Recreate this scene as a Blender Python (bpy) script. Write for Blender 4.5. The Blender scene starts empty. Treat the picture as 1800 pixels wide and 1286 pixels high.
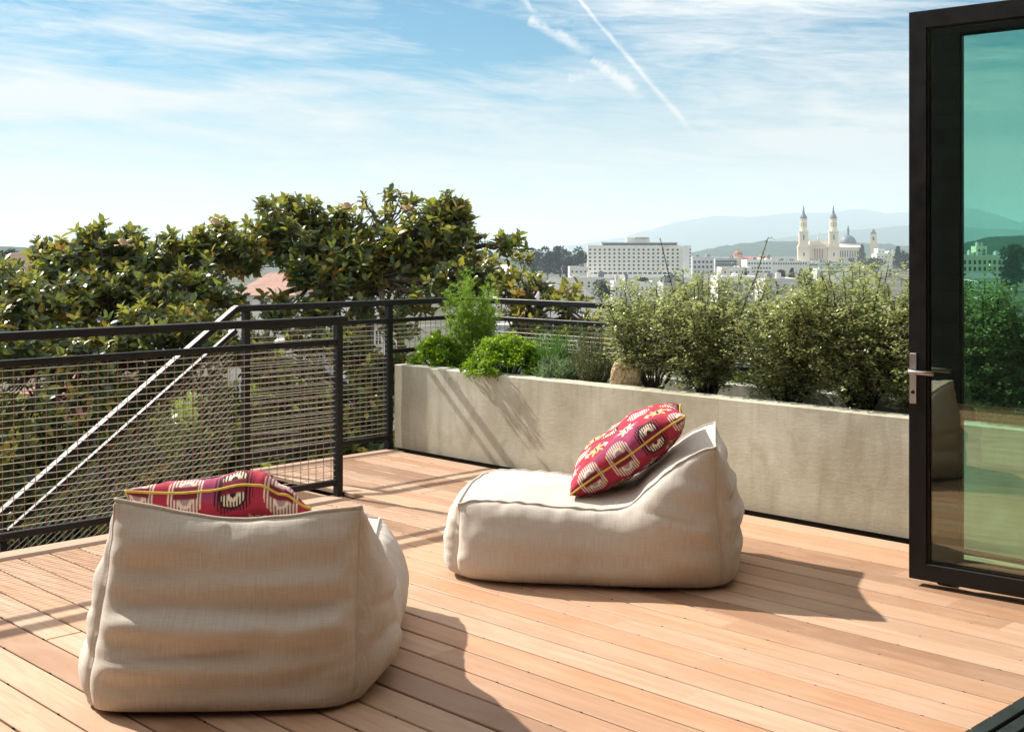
import bpy, bmesh, math, random
import numpy as np
from mathutils import Vector, Matrix, noise
random.seed(7); rng = np.random.default_rng(7)
S = bpy.context.scene
COL = S.collection
R = math.radians
F, H0, CX, EYE = 2190.0, 435.0, 900.0, 1.55
CC, SS = 0.7039, 0.7103
YAW = math.atan2(SS, CC)

def cw(x, d, z=0.0):                 # eye-aligned ground coordinates -> world (world axes follow the deck)
    return Vector((CC*x - SS*d, SS*x + CC*d, z))
def at(px, py, d):
    return cw((px-CX)/F*d, d, EYE-(py-H0)/F*d)
def zat(py, d): return EYE-(py-H0)/F*d
def xat(px, d): return (px-CX)/F*d
def smooth(a, b, t):
    t = min(1, max(0, (t-a)/(b-a))); return t*t*(3-2*t)

# ------------------------------------------------------------------ node helpers
def new_mat(name):
    m = bpy.data.materials.new(name); m.use_nodes = True
    nt = m.node_tree; nt.nodes.clear()
    out = nt.nodes.new('ShaderNodeOutputMaterial')
    return m, nt, out
def nd(nt, t, ins=None, **props):
    n = nt.nodes.new('ShaderNode'+t)
    for k, v in props.items(): setattr(n, k, v)
    for k, v in (ins or {}).items():
        if isinstance(v, bpy.types.NodeSocket): nt.links.new(v, n.inputs[k])
        else:
            try: n.inputs[k].default_value = v
            except TypeError: n.inputs[k].default_value = v[:3]
    return n
def mth(nt, op, a, b=0.0, c=0.0, clamp=False):
    n = nd(nt, 'Math', {0: a, 1: b, 2: c}, operation=op); n.use_clamp = clamp
    return n.outputs[0]
def ramp(nt, fac, stops, interp='LINEAR'):
    n = nd(nt, 'ValToRGB', {0: fac}); cr = n.color_ramp; cr.interpolation = interp
    while len(cr.elements) > 1: cr.elements.remove(cr.elements[-1])
    for i, (p, c) in enumerate(stops):
        e = cr.elements[0] if i == 0 else cr.elements.new(p)
        e.position = p; e.color = (*c, 1) if not isinstance(c, (int, float)) else (c, c, c, 1)
    return n.outputs[0]
def mixc(nt, fac, a, b, mode='MIX'):
    n = nd(nt, 'Mix', data_type='RGBA', blend_type=mode)
    for sock, v in ((n.inputs[0], fac), (n.inputs[6], a), (n.inputs[7], b)):
        if isinstance(v, bpy.types.NodeSocket): nt.links.new(v, sock)
        else: sock.default_value = v if isinstance(v, (int, float)) else (*v, 1)
    return n.outputs[2]
def mapping(nt, vec, scale=(1, 1, 1), rot=(0, 0, 0), loc=(0, 0, 0)):
    return nd(nt, 'Mapping', {'Vector': vec, 'Scale': scale, 'Rotation': rot, 'Location': loc}).outputs[0]
def tex(nt, vec, scale, detail=4, rough=.55, dist=0, out=0):
    return nd(nt, 'TexNoise', {'Vector': vec, 'Scale': scale, 'Detail': detail, 'Roughness': rough, 'Distortion': dist}).outputs[out]
def prin(nt, out, color, rough=.6, metal=0, spec=.5, bump=None, bump_d=.01, bump_s=.5):
    b = nd(nt, 'BsdfPrincipled', {'Roughness': rough, 'Metallic': metal, 'Specular IOR Level': spec})
    if isinstance(color, bpy.types.NodeSocket): nt.links.new(color, b.inputs['Base Color'])
    else: b.inputs['Base Color'].default_value = (*color, 1)
    if bump is not None:
        bn = nd(nt, 'Bump', {'Height': bump, 'Distance': bump_d, 'Strength': bump_s})
        nt.links.new(bn.outputs[0], b.inputs['Normal'])
    nt.links.new(b.outputs[0], out.inputs[0])
    return b
def objco(nt): return nd(nt, 'TexCoord').outputs['Object']
def posco(nt): return nd(nt, 'NewGeometry').outputs['Position']

def plain(name, col, rough=.6, var=.12, scale=6, metal=0, spec=.5, bump=0.0):
    m, nt, out = new_mat(name)
    p = objco(nt)
    n1 = tex(nt, p, scale, 6, .6)
    n2 = tex(nt, p, scale*9, 3, .6)
    f = mth(nt, 'ADD', mth(nt, 'MULTIPLY', n1, .7), mth(nt, 'MULTIPLY', n2, .3))
    c = ramp(nt, f, [(.3, tuple(v*(1-var) for v in col)), (.7, tuple(min(1, v*(1+var)) for v in col))])
    prin(nt, out, c, rough, metal, spec, n2 if bump else None, .004, bump)
    return m

# ------------------------------------------------------------------ materials
def wood_mat(name, pitch, phase, gap, base, along='X'):
    m, nt, out = new_mat(name)
    p = posco(nt)
    s = nd(nt, 'SeparateXYZ', {0: p})
    a, b = (s.outputs[0], s.outputs[1]) if along == 'X' else (s.outputs[1], s.outputs[0])
    idx = mth(nt, 'FLOOR', mth(nt, 'DIVIDE', mth(nt, 'SUBTRACT', b, phase), pitch))
    wn = nd(nt, 'TexWhiteNoise', {'W': idx}, noise_dimensions='1D')
    # boards are butt-jointed: a second random value per length
    off = mth(nt, 'MULTIPLY', wn.outputs[0], 7.0)
    seg = mth(nt, 'FLOOR', mth(nt, 'DIVIDE', mth(nt, 'ADD', a, off), 14.0))
    w2 = nd(nt, 'TexWhiteNoise', {'Vector': nd(nt, 'CombineXYZ', {0: idx, 1: seg}).outputs[0]}, noise_dimensions='2D')
    rnd = w2.outputs[0]
    sh = mth(nt, 'MULTIPLY', rnd, 31.0)
    v1 = nd(nt, 'CombineXYZ', {0: mth(nt, 'ADD', mth(nt, 'MULTIPLY', a, .8), sh), 1: mth(nt, 'MULTIPLY', b, 13.0), 2: sh}).outputs[0]
    g1 = tex(nt, v1, 1.6, 6, .62, 1.4)
    v2 = nd(nt, 'CombineXYZ', {0: mth(nt, 'ADD', mth(nt, 'MULTIPLY', a, 3.0), sh), 1: mth(nt, 'MULTIPLY', b, 140.0), 2: sh}).outputs[0]
    g2 = tex(nt, v2, 1.5, 4, .6, .3)
    v3 = nd(nt, 'CombineXYZ', {0: mth(nt, 'ADD', mth(nt, 'MULTIPLY', a, 1.1), sh), 1: mth(nt, 'MULTIPLY', b, 4.0), 2: sh}).outputs[0]
    g3 = tex(nt, v3, 2.2, 5, .6, .8)
    tone = ramp(nt, rnd, [(0, (base[0]*.56, base[1]*.48, base[2]*.43)), (.3, (base[0]*.84, base[1]*.76, base[2]*.70)),
                          (.55, base), (.8, (base[0]*1.16, base[1]*1.2, base[2]*1.25)), (1, (base[0]*.95, base[1]*.8, base[2]*.68))])
    c = mixc(nt, ramp(nt, g1, [(.38, 0), (.72, .5)]), tone, (base[0]*.62, base[1]*.46, base[2]*.34))
    c = mixc(nt, ramp(nt, g2, [(.45, 0), (.75, .33)]), c, (base[0]*.55, base[1]*.42, base[2]*.32))
    c = mixc(nt, ramp(nt, g3, [(.5, 0), (.8, .35)]), c, (min(1, base[0]*1.2), base[1]*1.22, base[2]*1.25))
    # foot dust and wear
    d = tex(nt, p, 1.3, 6, .65)
    c = mixc(nt, ramp(nt, d, [(.45, 0), (.75, .28)]), c, (.52, .44, .36))
    h = mth(nt, 'ADD', mth(nt, 'MULTIPLY', g2, .6), mth(nt, 'MULTIPLY', g1, .4))
    rr = ramp(nt, g3, [(.3, .5), (.7, .72)])
    b_ = prin(nt, out, c, .6, 0, .3, h, .003, .35)
    nt.links.new(rr, b_.inputs['Roughness'])
    return m

def concrete_mat():
    m, nt, out = new_mat('planter_plaster')
    p = posco(nt)
    n1 = tex(nt, p, 1.7, 8, .62, .5)
    n2 = tex(nt, mapping(nt, p, (1, 1, .35)), 6, 6, .65, .8)
    n3 = tex(nt, mapping(nt, p, (1, 1, 4), (0, .5, 0)), 9, 5, .7, 1.5)
    n4 = tex(nt, p, 70, 3, .6)
    c = ramp(nt, n1, [(.26, (.33, .315, .235)), (.5, (.475, .465, .375)), (.74, (.61, .61, .52))])
    c = mixc(nt, ramp(nt, n2, [(.48, 0), (.68, .6)]), c, (.32, .295, .21))
    c = mixc(nt, ramp(nt, n3, [(.55, 0), (.75, .35)]), c, (.68, .65, .54))
    # splash-back dirt and run marks, in vertical streaks
    s = tex(nt, mapping(nt, p, (9, 9, .5)), 1.5, 5, .6)
    c = mixc(nt, ramp(nt, s, [(.55, 0), (.8, .3)]), c, (.38, .33, .24))
    v = nd(nt, 'TexVoronoi', {'Vector': mapping(nt, p, (1, 1, 1.6)), 'Scale': 2.6}, feature='DISTANCE_TO_EDGE').outputs[0]
    
    sz = nd(nt, 'SeparateXYZ', {0: p})
    top = nd(nt, 'MapRange', {0: sz.outputs[2], 1: .25, 2: .66, 3: 0, 4: 1}).outputs[0]
    run = tex(nt, mapping(nt, p, (14, 14, .35)), 1.2, 6, .65)
    c = mixc(nt, mth(nt, 'MULTIPLY', ramp(nt, run, [(.56, 0), (.72, .55)]), top), c, (.27, .245, .18))
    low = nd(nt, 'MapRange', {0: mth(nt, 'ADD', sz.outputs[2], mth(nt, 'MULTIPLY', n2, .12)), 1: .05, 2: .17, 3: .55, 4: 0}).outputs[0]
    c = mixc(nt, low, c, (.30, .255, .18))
    h = mth(nt, 'ADD', mth(nt, 'MULTIPLY', n4, .3), mth(nt, 'MULTIPLY', n3, .7))
    prin(nt, out, c, .78, 0, .35, h, .006, .35)
    return m

def fabric_mat():
    m, nt, out = new_mat('slub_linen')
    uv = nd(nt, 'UVMap', uv_map='UVMap').outputs[0]
    a = tex(nt, mapping(nt, uv, (300, 11, 1)), 1, 3, .7)
    b = tex(nt, mapping(nt, uv, (11, 300, 1)), 1, 3, .7)
    a2 = tex(nt, mapping(nt, uv, (900, 40, 1)), 1, 2, .7)
    b2 = tex(nt, mapping(nt, uv, (40, 900, 1)), 1, 2, .7)
    w = mth(nt, 'ADD', mth(nt, 'MULTIPLY', a, .62), mth(nt, 'MULTIPLY', b, .38))
    w2 = mth(nt, 'ADD', mth(nt, 'MULTIPLY', a2, .5), mth(nt, 'MULTIPLY', b2, .5))
    c = ramp(nt, w, [(.32, (.455, .415, .36)), (.5, (.59, .55, .495)), (.68, (.70, .665, .61))])
    c = mixc(nt, ramp(nt, w2, [(.4, .25), (.62, 0)]), c, (.40, .33, .25))
    soil = tex(nt, objco(nt), 2.3, 5, .6)
    c = mixc(nt, ramp(nt, soil, [(.5, 0), (.8, .22)]), c, (.45, .38, .29))
    h = mth(nt, 'ADD', w, mth(nt, 'MULTIPLY', w2, .7))
    bs = prin(nt, out, c, .88, 0, .2, h, .0022, .55)
    bs.inputs['Sheen Weight'].default_value = .15
    return m

def kilim_mat():
    m, nt, out = new_mat('kilim_weave')
    at_ = nd(nt, 'Attribute', attribute_name='Col').outputs[0]
    uv = nd(nt, 'UVMap', uv_map='UVMap').outputs[0]
    a = tex(nt, mapping(nt, uv, (260, 60, 1)), 1, 3, .7)
    c = mixc(nt, ramp(nt, a, [(.4, .3), (.6, 0)]), at_, (.12, .03, .04))
    prin(nt, out, c, .85, 0, .2, a, .0015, .4)
    return m

def leaf_mat(name, stops, under, gloss=.35, trans=.3, tcol=(.35, .42, .05), spec=.5):
    m, nt, out = new_mat(name)
    rnd = nd(nt, 'Attribute', attribute_name='rnd').outputs['Fac']
    c = ramp(nt, rnd, stops)
    n = tex(nt, posco(nt), 40, 3, .6)
    c = mixc(nt, ramp(nt, n, [(.35, .3), (.65, 0)]), c, tuple(v*.6 for v in stops[0][1]))
    if under is not None:
        c = mixc(nt, nd(nt, 'NewGeometry').outputs['Backfacing'], c, under)
    b = prin(nt, out, c, gloss, 0, spec)
    t = nd(nt, 'BsdfTranslucent', {0: mixc(nt, .55, c, tcol)})
    mx = nd(nt, 'MixShader', {0: trans, 1: b.outputs[0], 2: t.outputs[0]})
    nt.links.new(mx.outputs[0], out.inputs[0])
    return m

def glass_mat():
    m, nt, out = new_mat('green_tinted_glass')
    tr = nd(nt, 'BsdfTransparent', {0: (.78, .955, .90, 1)})
    gl = nd(nt, 'BsdfGlossy', {0: (1, .94, .78, 1), 'Roughness': .012})
    fr = nd(nt, 'Fresnel', {0: 1.75})
    f = mth(nt, 'ADD', mth(nt, 'MULTIPLY', fr.outputs[0], .85), .05, clamp=True)
    mx = nd(nt, 'MixShader', {0: f, 1: tr.outputs[0], 2: gl.outputs[0]})
    nt.links.new(mx.outputs[0], out.inputs[0])
    return m

def black_metal_mat(name, col, rough):
    m, nt, out = new_mat(name)
    p = objco(nt)
    n1 = tex(nt, p, 9, 6, .65)
    n2 = tex(nt, p, 90, 3, .6)
    c = ramp(nt, n1, [(.35, col), (.75, tuple(v*1.8+.002 for v in col))])
    b = prin(nt, out, c, rough, 0, .28, n2, .0012, .3)
    nt.links.new(ramp(nt, n1, [(.3, rough*.8), (.7, rough*1.35)]), b.inputs['Roughness'])
    return m

M = {}
M['deck'] = wood_mat('deck_wood', .1563, 1.696, .004, (.52, .345, .235))
M['deck_edge'] = wood_mat('deck_edge_wood', .19, -6.35, .004, (.50, .335, .24), 'Y')
M['plaster'] = concrete_mat()
M['fabric'] = fabric_mat()
M['kilim'] = kilim_mat()
M['piping_yellow'] = plain('piping_yellow', (.55, .38, .06), .8, .2, 60)
M['black'] = black_metal_mat('black_paint', (.0045, .0045, .005), .40)
M['door_black'] = black_metal_mat('door_black_paint', (.006, .0055, .0055), .40)
M['steel'] = plain('brushed_steel', (.55, .54, .52), .28, .08, 40, 1.0)
M['zinc'] = plain('galvanised_wire', (.48, .46, .43), .5, .25, 30, .35)
M['rust'] = plain('rusted_wire', (.25, .165, .105), .75, .35, 30)
M['glass'] = glass_mat()
M['soil'] = plain('soil', (.045, .032, .022), .95, .5, 14, bump=.8)
M['magnolia'] = leaf_mat('magnolia_leaf', [(0, (.018, .042, .016)), (.34, (.055, .108, .030)), (.53, (.17, .235, .045)), (.77, (.48, .42, .05)), (1, (.58, .28, .05))],
                         (.20, .15, .06), .31, .38, (.46, .52, .05), .55)
M['bark'] = plain('bark', (.105, .085, .065), .9, .4, 12, bump=.8)
M['petal'] = plain('magnolia_petal', (.68, .56, .42), .6, .15, 20)
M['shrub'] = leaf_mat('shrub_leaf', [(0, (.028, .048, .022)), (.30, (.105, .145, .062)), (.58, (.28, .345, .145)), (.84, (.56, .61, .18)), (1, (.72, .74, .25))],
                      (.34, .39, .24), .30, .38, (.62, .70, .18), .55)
M['twig'] = plain('twig', (.055, .042, .032), .85, .3, 30)
M['parsley'] = leaf_mat('parsley_leaf', [(0, (.055, .16, .010)), (.5, (.14, .30, .012)), (1, (.30, .46, .02))], None, .5, .35, (.34, .5, .02), .35)
M['fennel'] = leaf_mat('fennel_leaf', [(0, (.12, .25, .03)), (.5, (.26, .44, .05)), (1, (.42, .56, .08))], None, .55, .4, (.3, .45, .05), .3)
M['chive'] = leaf_mat('chive_leaf', [(0, (.05, .14, .03)), (.6, (.11, .26, .05)), (1, (.24, .38, .10))], None, .45, .25, (.2, .36, .05), .4)
M['lavender'] = leaf_mat('lavender_leaf', [(0, (.10, .17, .08)), (.6, (.21, .32, .15)), (1, (.34, .44, .22))], None, .6, .25, (.25, .35, .15), .3)
M['rosemary'] = leaf_mat('rosemary_leaf', [(0, (.06, .085, .03)), (.6, (.14, .17, .065)), (1, (.33, .30, .14))], None, .6, .25, (.25, .3, .1), .3)
M['city_leaf'] = leaf_mat('city_tree_leaf', [(0, (.010, .018, .012)), (.6, (.022, .038, .022)), (1, (.05, .07, .035))], None, .7, .1, (.1, .14, .05), .2)

M['street_leaf'] = leaf_mat('street_tree_leaf', [(0, (.03, .06, .02)), (.4, (.10, .17, .04)), (.8, (.30, .34, .06)), (1, (.45, .36, .06))], None, .35, .4, (.42, .50, .06), .5)
# ------------------------------------------------------------------ object helpers
def tag(o, label=None, cat=None, group=None, kind=None):
    if label: o['label'] = label
    if cat: o['category'] = cat
    if group: o['group'] = group
    if kind: o['kind'] = kind
    return o
def thing(name, label, cat, loc=(0, 0, 0), rotz=0.0, group=None):
    o = bpy.data.objects.new(name, None); COL.objects.link(o)
    o.empty_display_size = .1
    o.location = loc; o.rotation_euler = (0, 0, rotz)
    return tag(o, label, cat, group)
class MB:
    def __init__(s): s.v, s.f, s.mi = [], [], []
    def add(s, vs, fs, mi=0):
        n = len(s.v); s.v += [tuple(q) for q in vs]
        s.f += [tuple(i+n for i in q) for q in fs]; s.mi += [mi]*len(fs)
    def box(s, x0, x1, y0, y1, z0, z1, mi=0, bev=0.0):
        if bev:
            b = bev
            vs = []
            for z, q in ((z0, b), (z0+b, 0), (z1-b, 0), (z1, b)):
                vs += [(x0+q, y0+q, z), (x1-q, y0+q, z), (x1-q, y1-q, z), (x0+q, y1-q, z)]
            fs = [(3, 2, 1, 0), (12, 13, 14, 15)]
            for k in range(3):
                for j in range(4):
                    fs.append((4*k+j, 4*k+(j+1) % 4, 4*k+4+(j+1) % 4, 4*k+4+j))
            s.add(vs, fs, mi); return
        s.add([(x0, y0, z0), (x1, y0, z0), (x1, y1, z0), (x0, y1, z0), (x0, y0, z1), (x1, y0, z1), (x1, y1, z1), (x0, y1, z1)],
              [(3, 2, 1, 0), (4, 5, 6, 7), (0, 1, 5, 4), (1, 2, 6, 5), (2, 3, 7, 6), (3, 0, 4, 7)], mi)
    def bar(s, p, q, w, h, mi=0):        # rectangular bar between two points, h measured upward
        p, q = Vector(p), Vector(q); t = (q-p).normalized()
        up = Vector((0, 0, 1))
        if abs(t.z) > .98: up = Vector((0, 1, 0))
        r = t.cross(up).normalized(); u = r.cross(t).normalized()
        vs = []
        for e in (p, q):
            vs += [e+r*a*w/2+u*b*h/2 for a, b in ((-1, -1), (1, -1), (1, 1), (-1, 1))]
        s.add(vs, [(0, 1, 2, 3), (7, 6, 5, 4), (0, 4, 5, 1), (1, 5, 6, 2), (2, 6, 7, 3), (3, 7, 4, 0)], mi)
    def tube(s, pts, rad, n=6, closed=False, mi=0):
        pts = [Vector(p) for p in pts]; m = len(pts)
        if not isinstance(rad, (list, tuple)): rad = [rad]*m
        rings = []; prev = None
        for i, p in enumerate(pts):
            a = pts[(i-1) % m] if (closed or i > 0) else p
            b = pts[(i+1) % m] if (closed or i < m-1) else p
            t = (b-a); t = t.normalized() if t.length > 1e-9 else Vector((0, 0, 1))
            if prev is None:
                prev = t.orthogonal().normalized()
            prev = (prev - t*prev.dot(t))
            prev = prev.normalized() if prev.length > 1e-6 else t.orthogonal().normalized()
            b2 = t.cross(prev)
            rings.append([p+(prev*math.cos(k*2*math.pi/n)+b2*math.sin(k*2*math.pi/n))*rad[i] for k in range(n)])
        vs = [q for r in rings for q in r]; fs = []
        for i in range(m if closed else m-1):
            j = (i+1) % m
            for k in range(n):
                fs.append((i*n+k, i*n+(k+1) % n, j*n+(k+1) % n, j*n+k))
        if not closed:
            fs.append(tuple(reversed(range(n)))); fs.append(tuple((m-1)*n+k for k in range(n)))
        s.add(vs, fs, mi)
    def lathe(s, prof, cx=0, cy=0, n=16, mi=0, rot=0.0):
        vs, fs = [], []
        for r, z in prof:
            for k in range(n):
                a = 2*math.pi*k/n+rot
                vs.append((cx+r*math.cos(a), cy+r*math.sin(a), z))
        for i in range(len(prof)-1):
            for k in range(n):
                fs.append((i*n+k, i*n+(k+1) % n, (i+1)*n+(k+1) % n, (i+1)*n+k))
        fs.append(tuple(reversed(range(n)))); fs.append(tuple((len(prof)-1)*n+k for k in range(n)))
        s.add(vs, fs, mi)
def obj(name, mb, mats, parent=None, smooth_=False, kind=None, autosmooth=None):
    me = bpy.data.meshes.new(name)
    me.from_pydata(mb.v, [], mb.f)
    mats = mats if isinstance(mats, (list, tuple)) else [mats]
    for m in mats: me.materials.append(m)
    if len(mats) > 1: me.polygons.foreach_set('material_index', mb.mi)
    if smooth_: me.polygons.foreach_set('use_smooth', [True]*len(me.polygons))
    me.update()
    o = bpy.data.objects.new(name, me); COL.objects.link(o)
    if parent is not None: o.parent = parent
    if kind: o['kind'] = kind
    return o
def box_obj(name, dims, mat, parent=None, bev=0.0, kind=None):
    mb = MB(); mb.box(*dims, bev=bev); return obj(name, mb, mat, parent, kind=kind)

# leaf templates: (along, across, lift) and faces
T_BIG = (np.array([(0, 0, 0), (.36, 0, .035), (.74, 0, .02), (1.02, 0, -.07), (.30, .40, .085), (.70, .40, .06), (.30, -.40, .085), (.70, -.40, .06)]),
         [(0, 1, 4), (1, 2, 5, 4), (2, 3, 5), (0, 6, 1), (1, 6, 7, 2), (2, 7, 3)])
T_SMALL = (np.array([(0, 0, 0), (.5, 0, -.06), (1, 0, -.05), (.45, .5, .08), (.45, -.5, .08)]),
           [(0, 1, 3), (1, 2, 3), (0, 4, 1), (1, 4, 2)])
T_BLADE = (np.array([(0, -.5, 0), (0, .5, 0), (.55, .42, .03), (.55, -.42, .03), (1, 0, 0)]), [(0, 1, 2, 3), (3, 2, 4)])
T_CURL = (np.array([(0, 0, 0), (.55, .1, .0), (1, .12, .22), (.5, .55, .30), (.95, .55, -.1), (.5, -.5, .25), (.95, -.45, .38)]),
          [(0, 1, 3), (1, 2, 4, 3), (0, 5, 1), (1, 5, 6, 2)])
def leaf_mesh(name, P, D, N, L, W, rnd, tmpl, mat, parent=None, extra=None):
    P, D, N = (np.asarray(a, dtype=float) for a in (P, D, N))
    n = len(P); L = np.broadcast_to(L, n)[:, None]; W = np.broadcast_to(W, n)[:, None]
    D /= np.linalg.norm(D, axis=1, keepdims=True)+1e-9
    B = np.cross(N, D); B /= np.linalg.norm(B, axis=1, keepdims=True)+1e-9
    N = np.cross(D, B)
    tv, tf = tmpl; k = len(tv)
    V = P[:, None, :]+D[:, None, :]*(tv[None, :, 0:1]*L[:, None, :])+B[:, None, :]*(tv[None, :, 1:2]*W[:, None, :])+N[:, None, :]*(tv[None, :, 2:3]*L[:, None, :])
    V = V.reshape(-1, 3)
    loops = np.concatenate([np.array(f) for f in tf]); lens = np.array([len(f) for f in tf])
    LI = (loops[None, :]+np.arange(n)[:, None]*k).ravel()
    LT = np.tile(lens, n); LS = np.concatenate([[0], np.cumsum(LT)[:-1]])
    me = bpy.data.meshes.new(name)
    me.vertices.add(len(V)); me.vertices.foreach_set('co', V.ravel())
    me.loops.add(len(LI)); me.loops.foreach_set('vertex_index', LI.astype(np.int32))
    me.polygons.add(len(LT)); me.polygons.foreach_set('loop_start', LS.astype(np.int32)); me.polygons.foreach_set('loop_total', LT.astype(np.int32))
    me.update(calc_edges=True)
    a = me.attributes.new('rnd', 'FLOAT', 'POINT'); a.data.foreach_set('value', np.repeat(np.clip(rnd, 0, 1), k).astype(np.float32))
    me.polygons.foreach_set('use_smooth', np.ones(len(LT), dtype=bool))
    me.materials.append(mat)
    o = bpy.data.objects.new(name, me); COL.objects.link(o)
    if parent is not None: o.parent = parent
    return o
def unit(a): return a/(np.linalg.norm(a, axis=-1, keepdims=True)+1e-9)

# ================================================================== THE DECK
XE, XL, YL, YW = -6.34, -7.49, 4.72, 6.12          # deck edge, landing edge, stair head, planter face
XH = -1.80                                          # house front (the folding wall)
PITCH, PH = .1563, 1.696
mb = MB()
k = math.floor((-1.5-PH)/PITCH)
def board(x0, x1, y0, y1):
    mb.box(x0, x1, y0, y1, -.030, random.uniform(-.0014, .0), bev=.0035)
while True:
    y0 = PH+k*PITCH; k += 1
    y1 = min(y0+PITCH-.0095, YW-.03)
    if y0 > YW-.05: break
    xs = XL+.19 if y0 > YL-.01 else XE+.188
    cut = xs+(random.random()*3+1.0)
    cut = cut if random.random() < .4 else None
    if cut: board(xs, cut-.002, y0, y1); board(cut+.002, XH-.012, y0, y1)
    else: board(xs, XH-.012, y0, y1)
obj('deck', mb, M['deck'], kind='structure')
cm = MB()
for k in range(math.floor((-1.5-PH)/PITCH)+1, 40):
    yg = PH+k*PITCH-.0048
    if yg > YW-.1: break
    x = (XL if yg > YL+.05 else XE)+.30+random.uniform(-.01, .01)
    while x < XH-.1:
        cm.box(x-.0045, x+.0045, yg-.0046, yg+.0046, -.028, -.0028); x += .405
obj('deck_clips', cm, M['black'], kind='structure')
mb = MB()
mb.box(XE, XE+.184, -1.5, YL-.004, -.027, .0005, bev=.004)
mb.box(XL, XL+.184, YL-.004, YW-.03, -.027, .0005, bev=.004)
mb.box(XE-.0, XE+.03, -1.5, YL-.03, -.30, -.028); mb.box(XL, XL+.03, YL+.03, YW, -.30, -.028)
mb.box(XL, XE, YL, YL+.028, -.30, -.028)
obj('deck_border', mb, M['deck_edge'], kind='structure')
m_dark = plain('deck_gap_shade', (.05, .026, .014), .9, .3)  # dark sheet added below the boards so their gaps read as shade
mb = MB(); mb.box(XE+.035, XH, -1.5, YW, -.19, -.12); mb.box(XL+.035, XE+.03, YL+.04, YW, -.19, -.12)
obj('deck_gap_shade', mb, m_dark, kind='structure')

# ================================================================== PLANTER WALL
t = thing('planter', 'long pale troweled concrete planter with a light flat rim along the deck', 'planter', (0, YW, 0))
mb = MB()
WX0, WX1, WT = -7.462, -.9, .645
# front wall (subtly uneven face), back wall, ends
def slab(x0, x1, y0, y1, z0, z1, nx=60, nz=8, amp=.0025):
    vs, fs = [], []
    for i in range(nx+1):
        x = x0+(x1-x0)*i/nx
        for j in range(nz+1):
            z = z0+(z1-z0)*j/nz
            vs.append((x, y0+amp*noise.noise(Vector((x*1.7, 3, z*3))), z))
        vs.append((x, y0+.006, z1+.003+.002*noise.noise(Vector((x*3, 7, 1)))))
        vs.append((x, y1, z1+.003+.002*noise.noise(Vector((x*3, 9, 1))))); vs.append((x, y1, z0))
    w = nz+4
    for i in range(nx):
        for j in range(w-1):
            fs.append((i*w+j, (i+1)*w+j, (i+1)*w+j+1, i*w+j+1))
    fs.append(tuple(range(w))[::-1]); fs.append(tuple(nx*w+q for q in range(w)))
    mb.add(vs, fs)
slab(WX0, WX1, 0, .16, .014, WT)
slab(WX0, WX1, .69, .83, -.3, WT, amp=.001)
mb.box(WX0+.002, WX0+.15, .161, .689, -.3, WT-.001); mb.box(WX1-.15, WX1-.002, .161, .689, -.3, WT-.001)
obj('wall', mb, M['plaster'], t)
box_obj('base_gap_shade', (WX0+.01, WX1, .02, .15, -.1, .0139), M['soil'], t)  # soil-dark strip under the wall, its colour stands in for the gap's shadow
mb = MB()
vs, fs = [], []
nx, ny = 120, 10
for i in range(nx+1):
    for j in range(ny+1):
        x = WX0+.15+(WX1-WX0-.3)*i/nx; y = .16+.53*j/ny
        vs.append((x, y, .565+.03*noise.noise(Vector((x*4, y*4, 0)))+.01*noise.noise(Vector((x*17, y*17, 3)))-.05*smooth(-5.7, -5.2, x)))
for i in range(nx):
    for j in range(ny):
        a = i*(ny+1)+j; fs.append((a, a+ny+1, a+ny+2, a+1))
mb.add(vs, fs); mb.box(WX0+.16, WX1-.16, .165, .685, .3, .48)
obj('soil', mb, M['soil'], t, True)

# ================================================================== RAILINGS
def wires(mb, p0, p1, z0, z1, pv=.057, ph=.037, slope=0.0, r=.0022):
    """woven wire infill between two plan points; slope raises/lowers z along the run"""
    p0, p1 = Vector((*p0, 0)), Vector((*p1, 0)); L = (p1-p0).length; d = (p1-p0)/L
    nrm = Vector((-d.y, d.x, 0))
    nh = int((z1-z0)/ph)
    for i in range(nh+1):
        z = z0+(z1-z0)*(i+.5)/(nh+1)
        wob = [random.uniform(-.0012, .0012) for _ in range(5)]
        pts = [p0+d*(L*q/4)+Vector((0, 0, z+slope*L*q/4+wob[q])) for q in range(5)]
        mb.tube(pts, r*1.12, 5, mi=0)
    nv = int(L/pv)
    for i in range(nv+1):
        s = L*(i+.5)/(nv+1)
        b = p0+d*s+nrm*.0042
        mb.tube([b+Vector((random.uniform(-.001, .001), 0, z0+slope*s)), b+Vector((0, random.uniform(-.001, .001), z1+slope*s))], r, 5, mi=1)
def rail(name, mb, parent): return obj(name, mb, M['black'], parent)
# --- near guard, along the open side of the stair
XG = -6.285; Y0, Y1 = -1.4, 4.700
g = thing('railing', 'black steel guard beside the stair with rusty wire mesh, ending at a free post', 'railing', (XG, Y1, 0))
def L(y): return y-Y1
mb = MB(); mb.box(-.033, .033, L(Y0), .055, 1.078, 1.122, bev=.004); rail('handrail', mb, g)
mb = MB(); mb.box(-.018, .018, L(Y0), -.02, .945, .980, bev=.003); rail('rail', mb, g)
mb = MB(); mb.box(-.018, .018, L(Y0), -.02, .072, .107, bev=.003); rail('rail', mb, g)
mb = MB(); mb.box(-.022, .022, -.02, .022, .0008, 1.0775, bev=.003); rail('post', mb, g)
for y in (2.50, .35, -1.38):
    mb = MB(); mb.box(-.060, -.0185, L(y)-.028, L(y)+.028, -.26, .0715, bev=.003); rail('bracket', mb, g)
mb = MB(); wires(mb, (0, L(Y0)), (0, -.022), .109, .944); obj('mesh_panel', mb, [M['zinc'], M['rust']], g)
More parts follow.
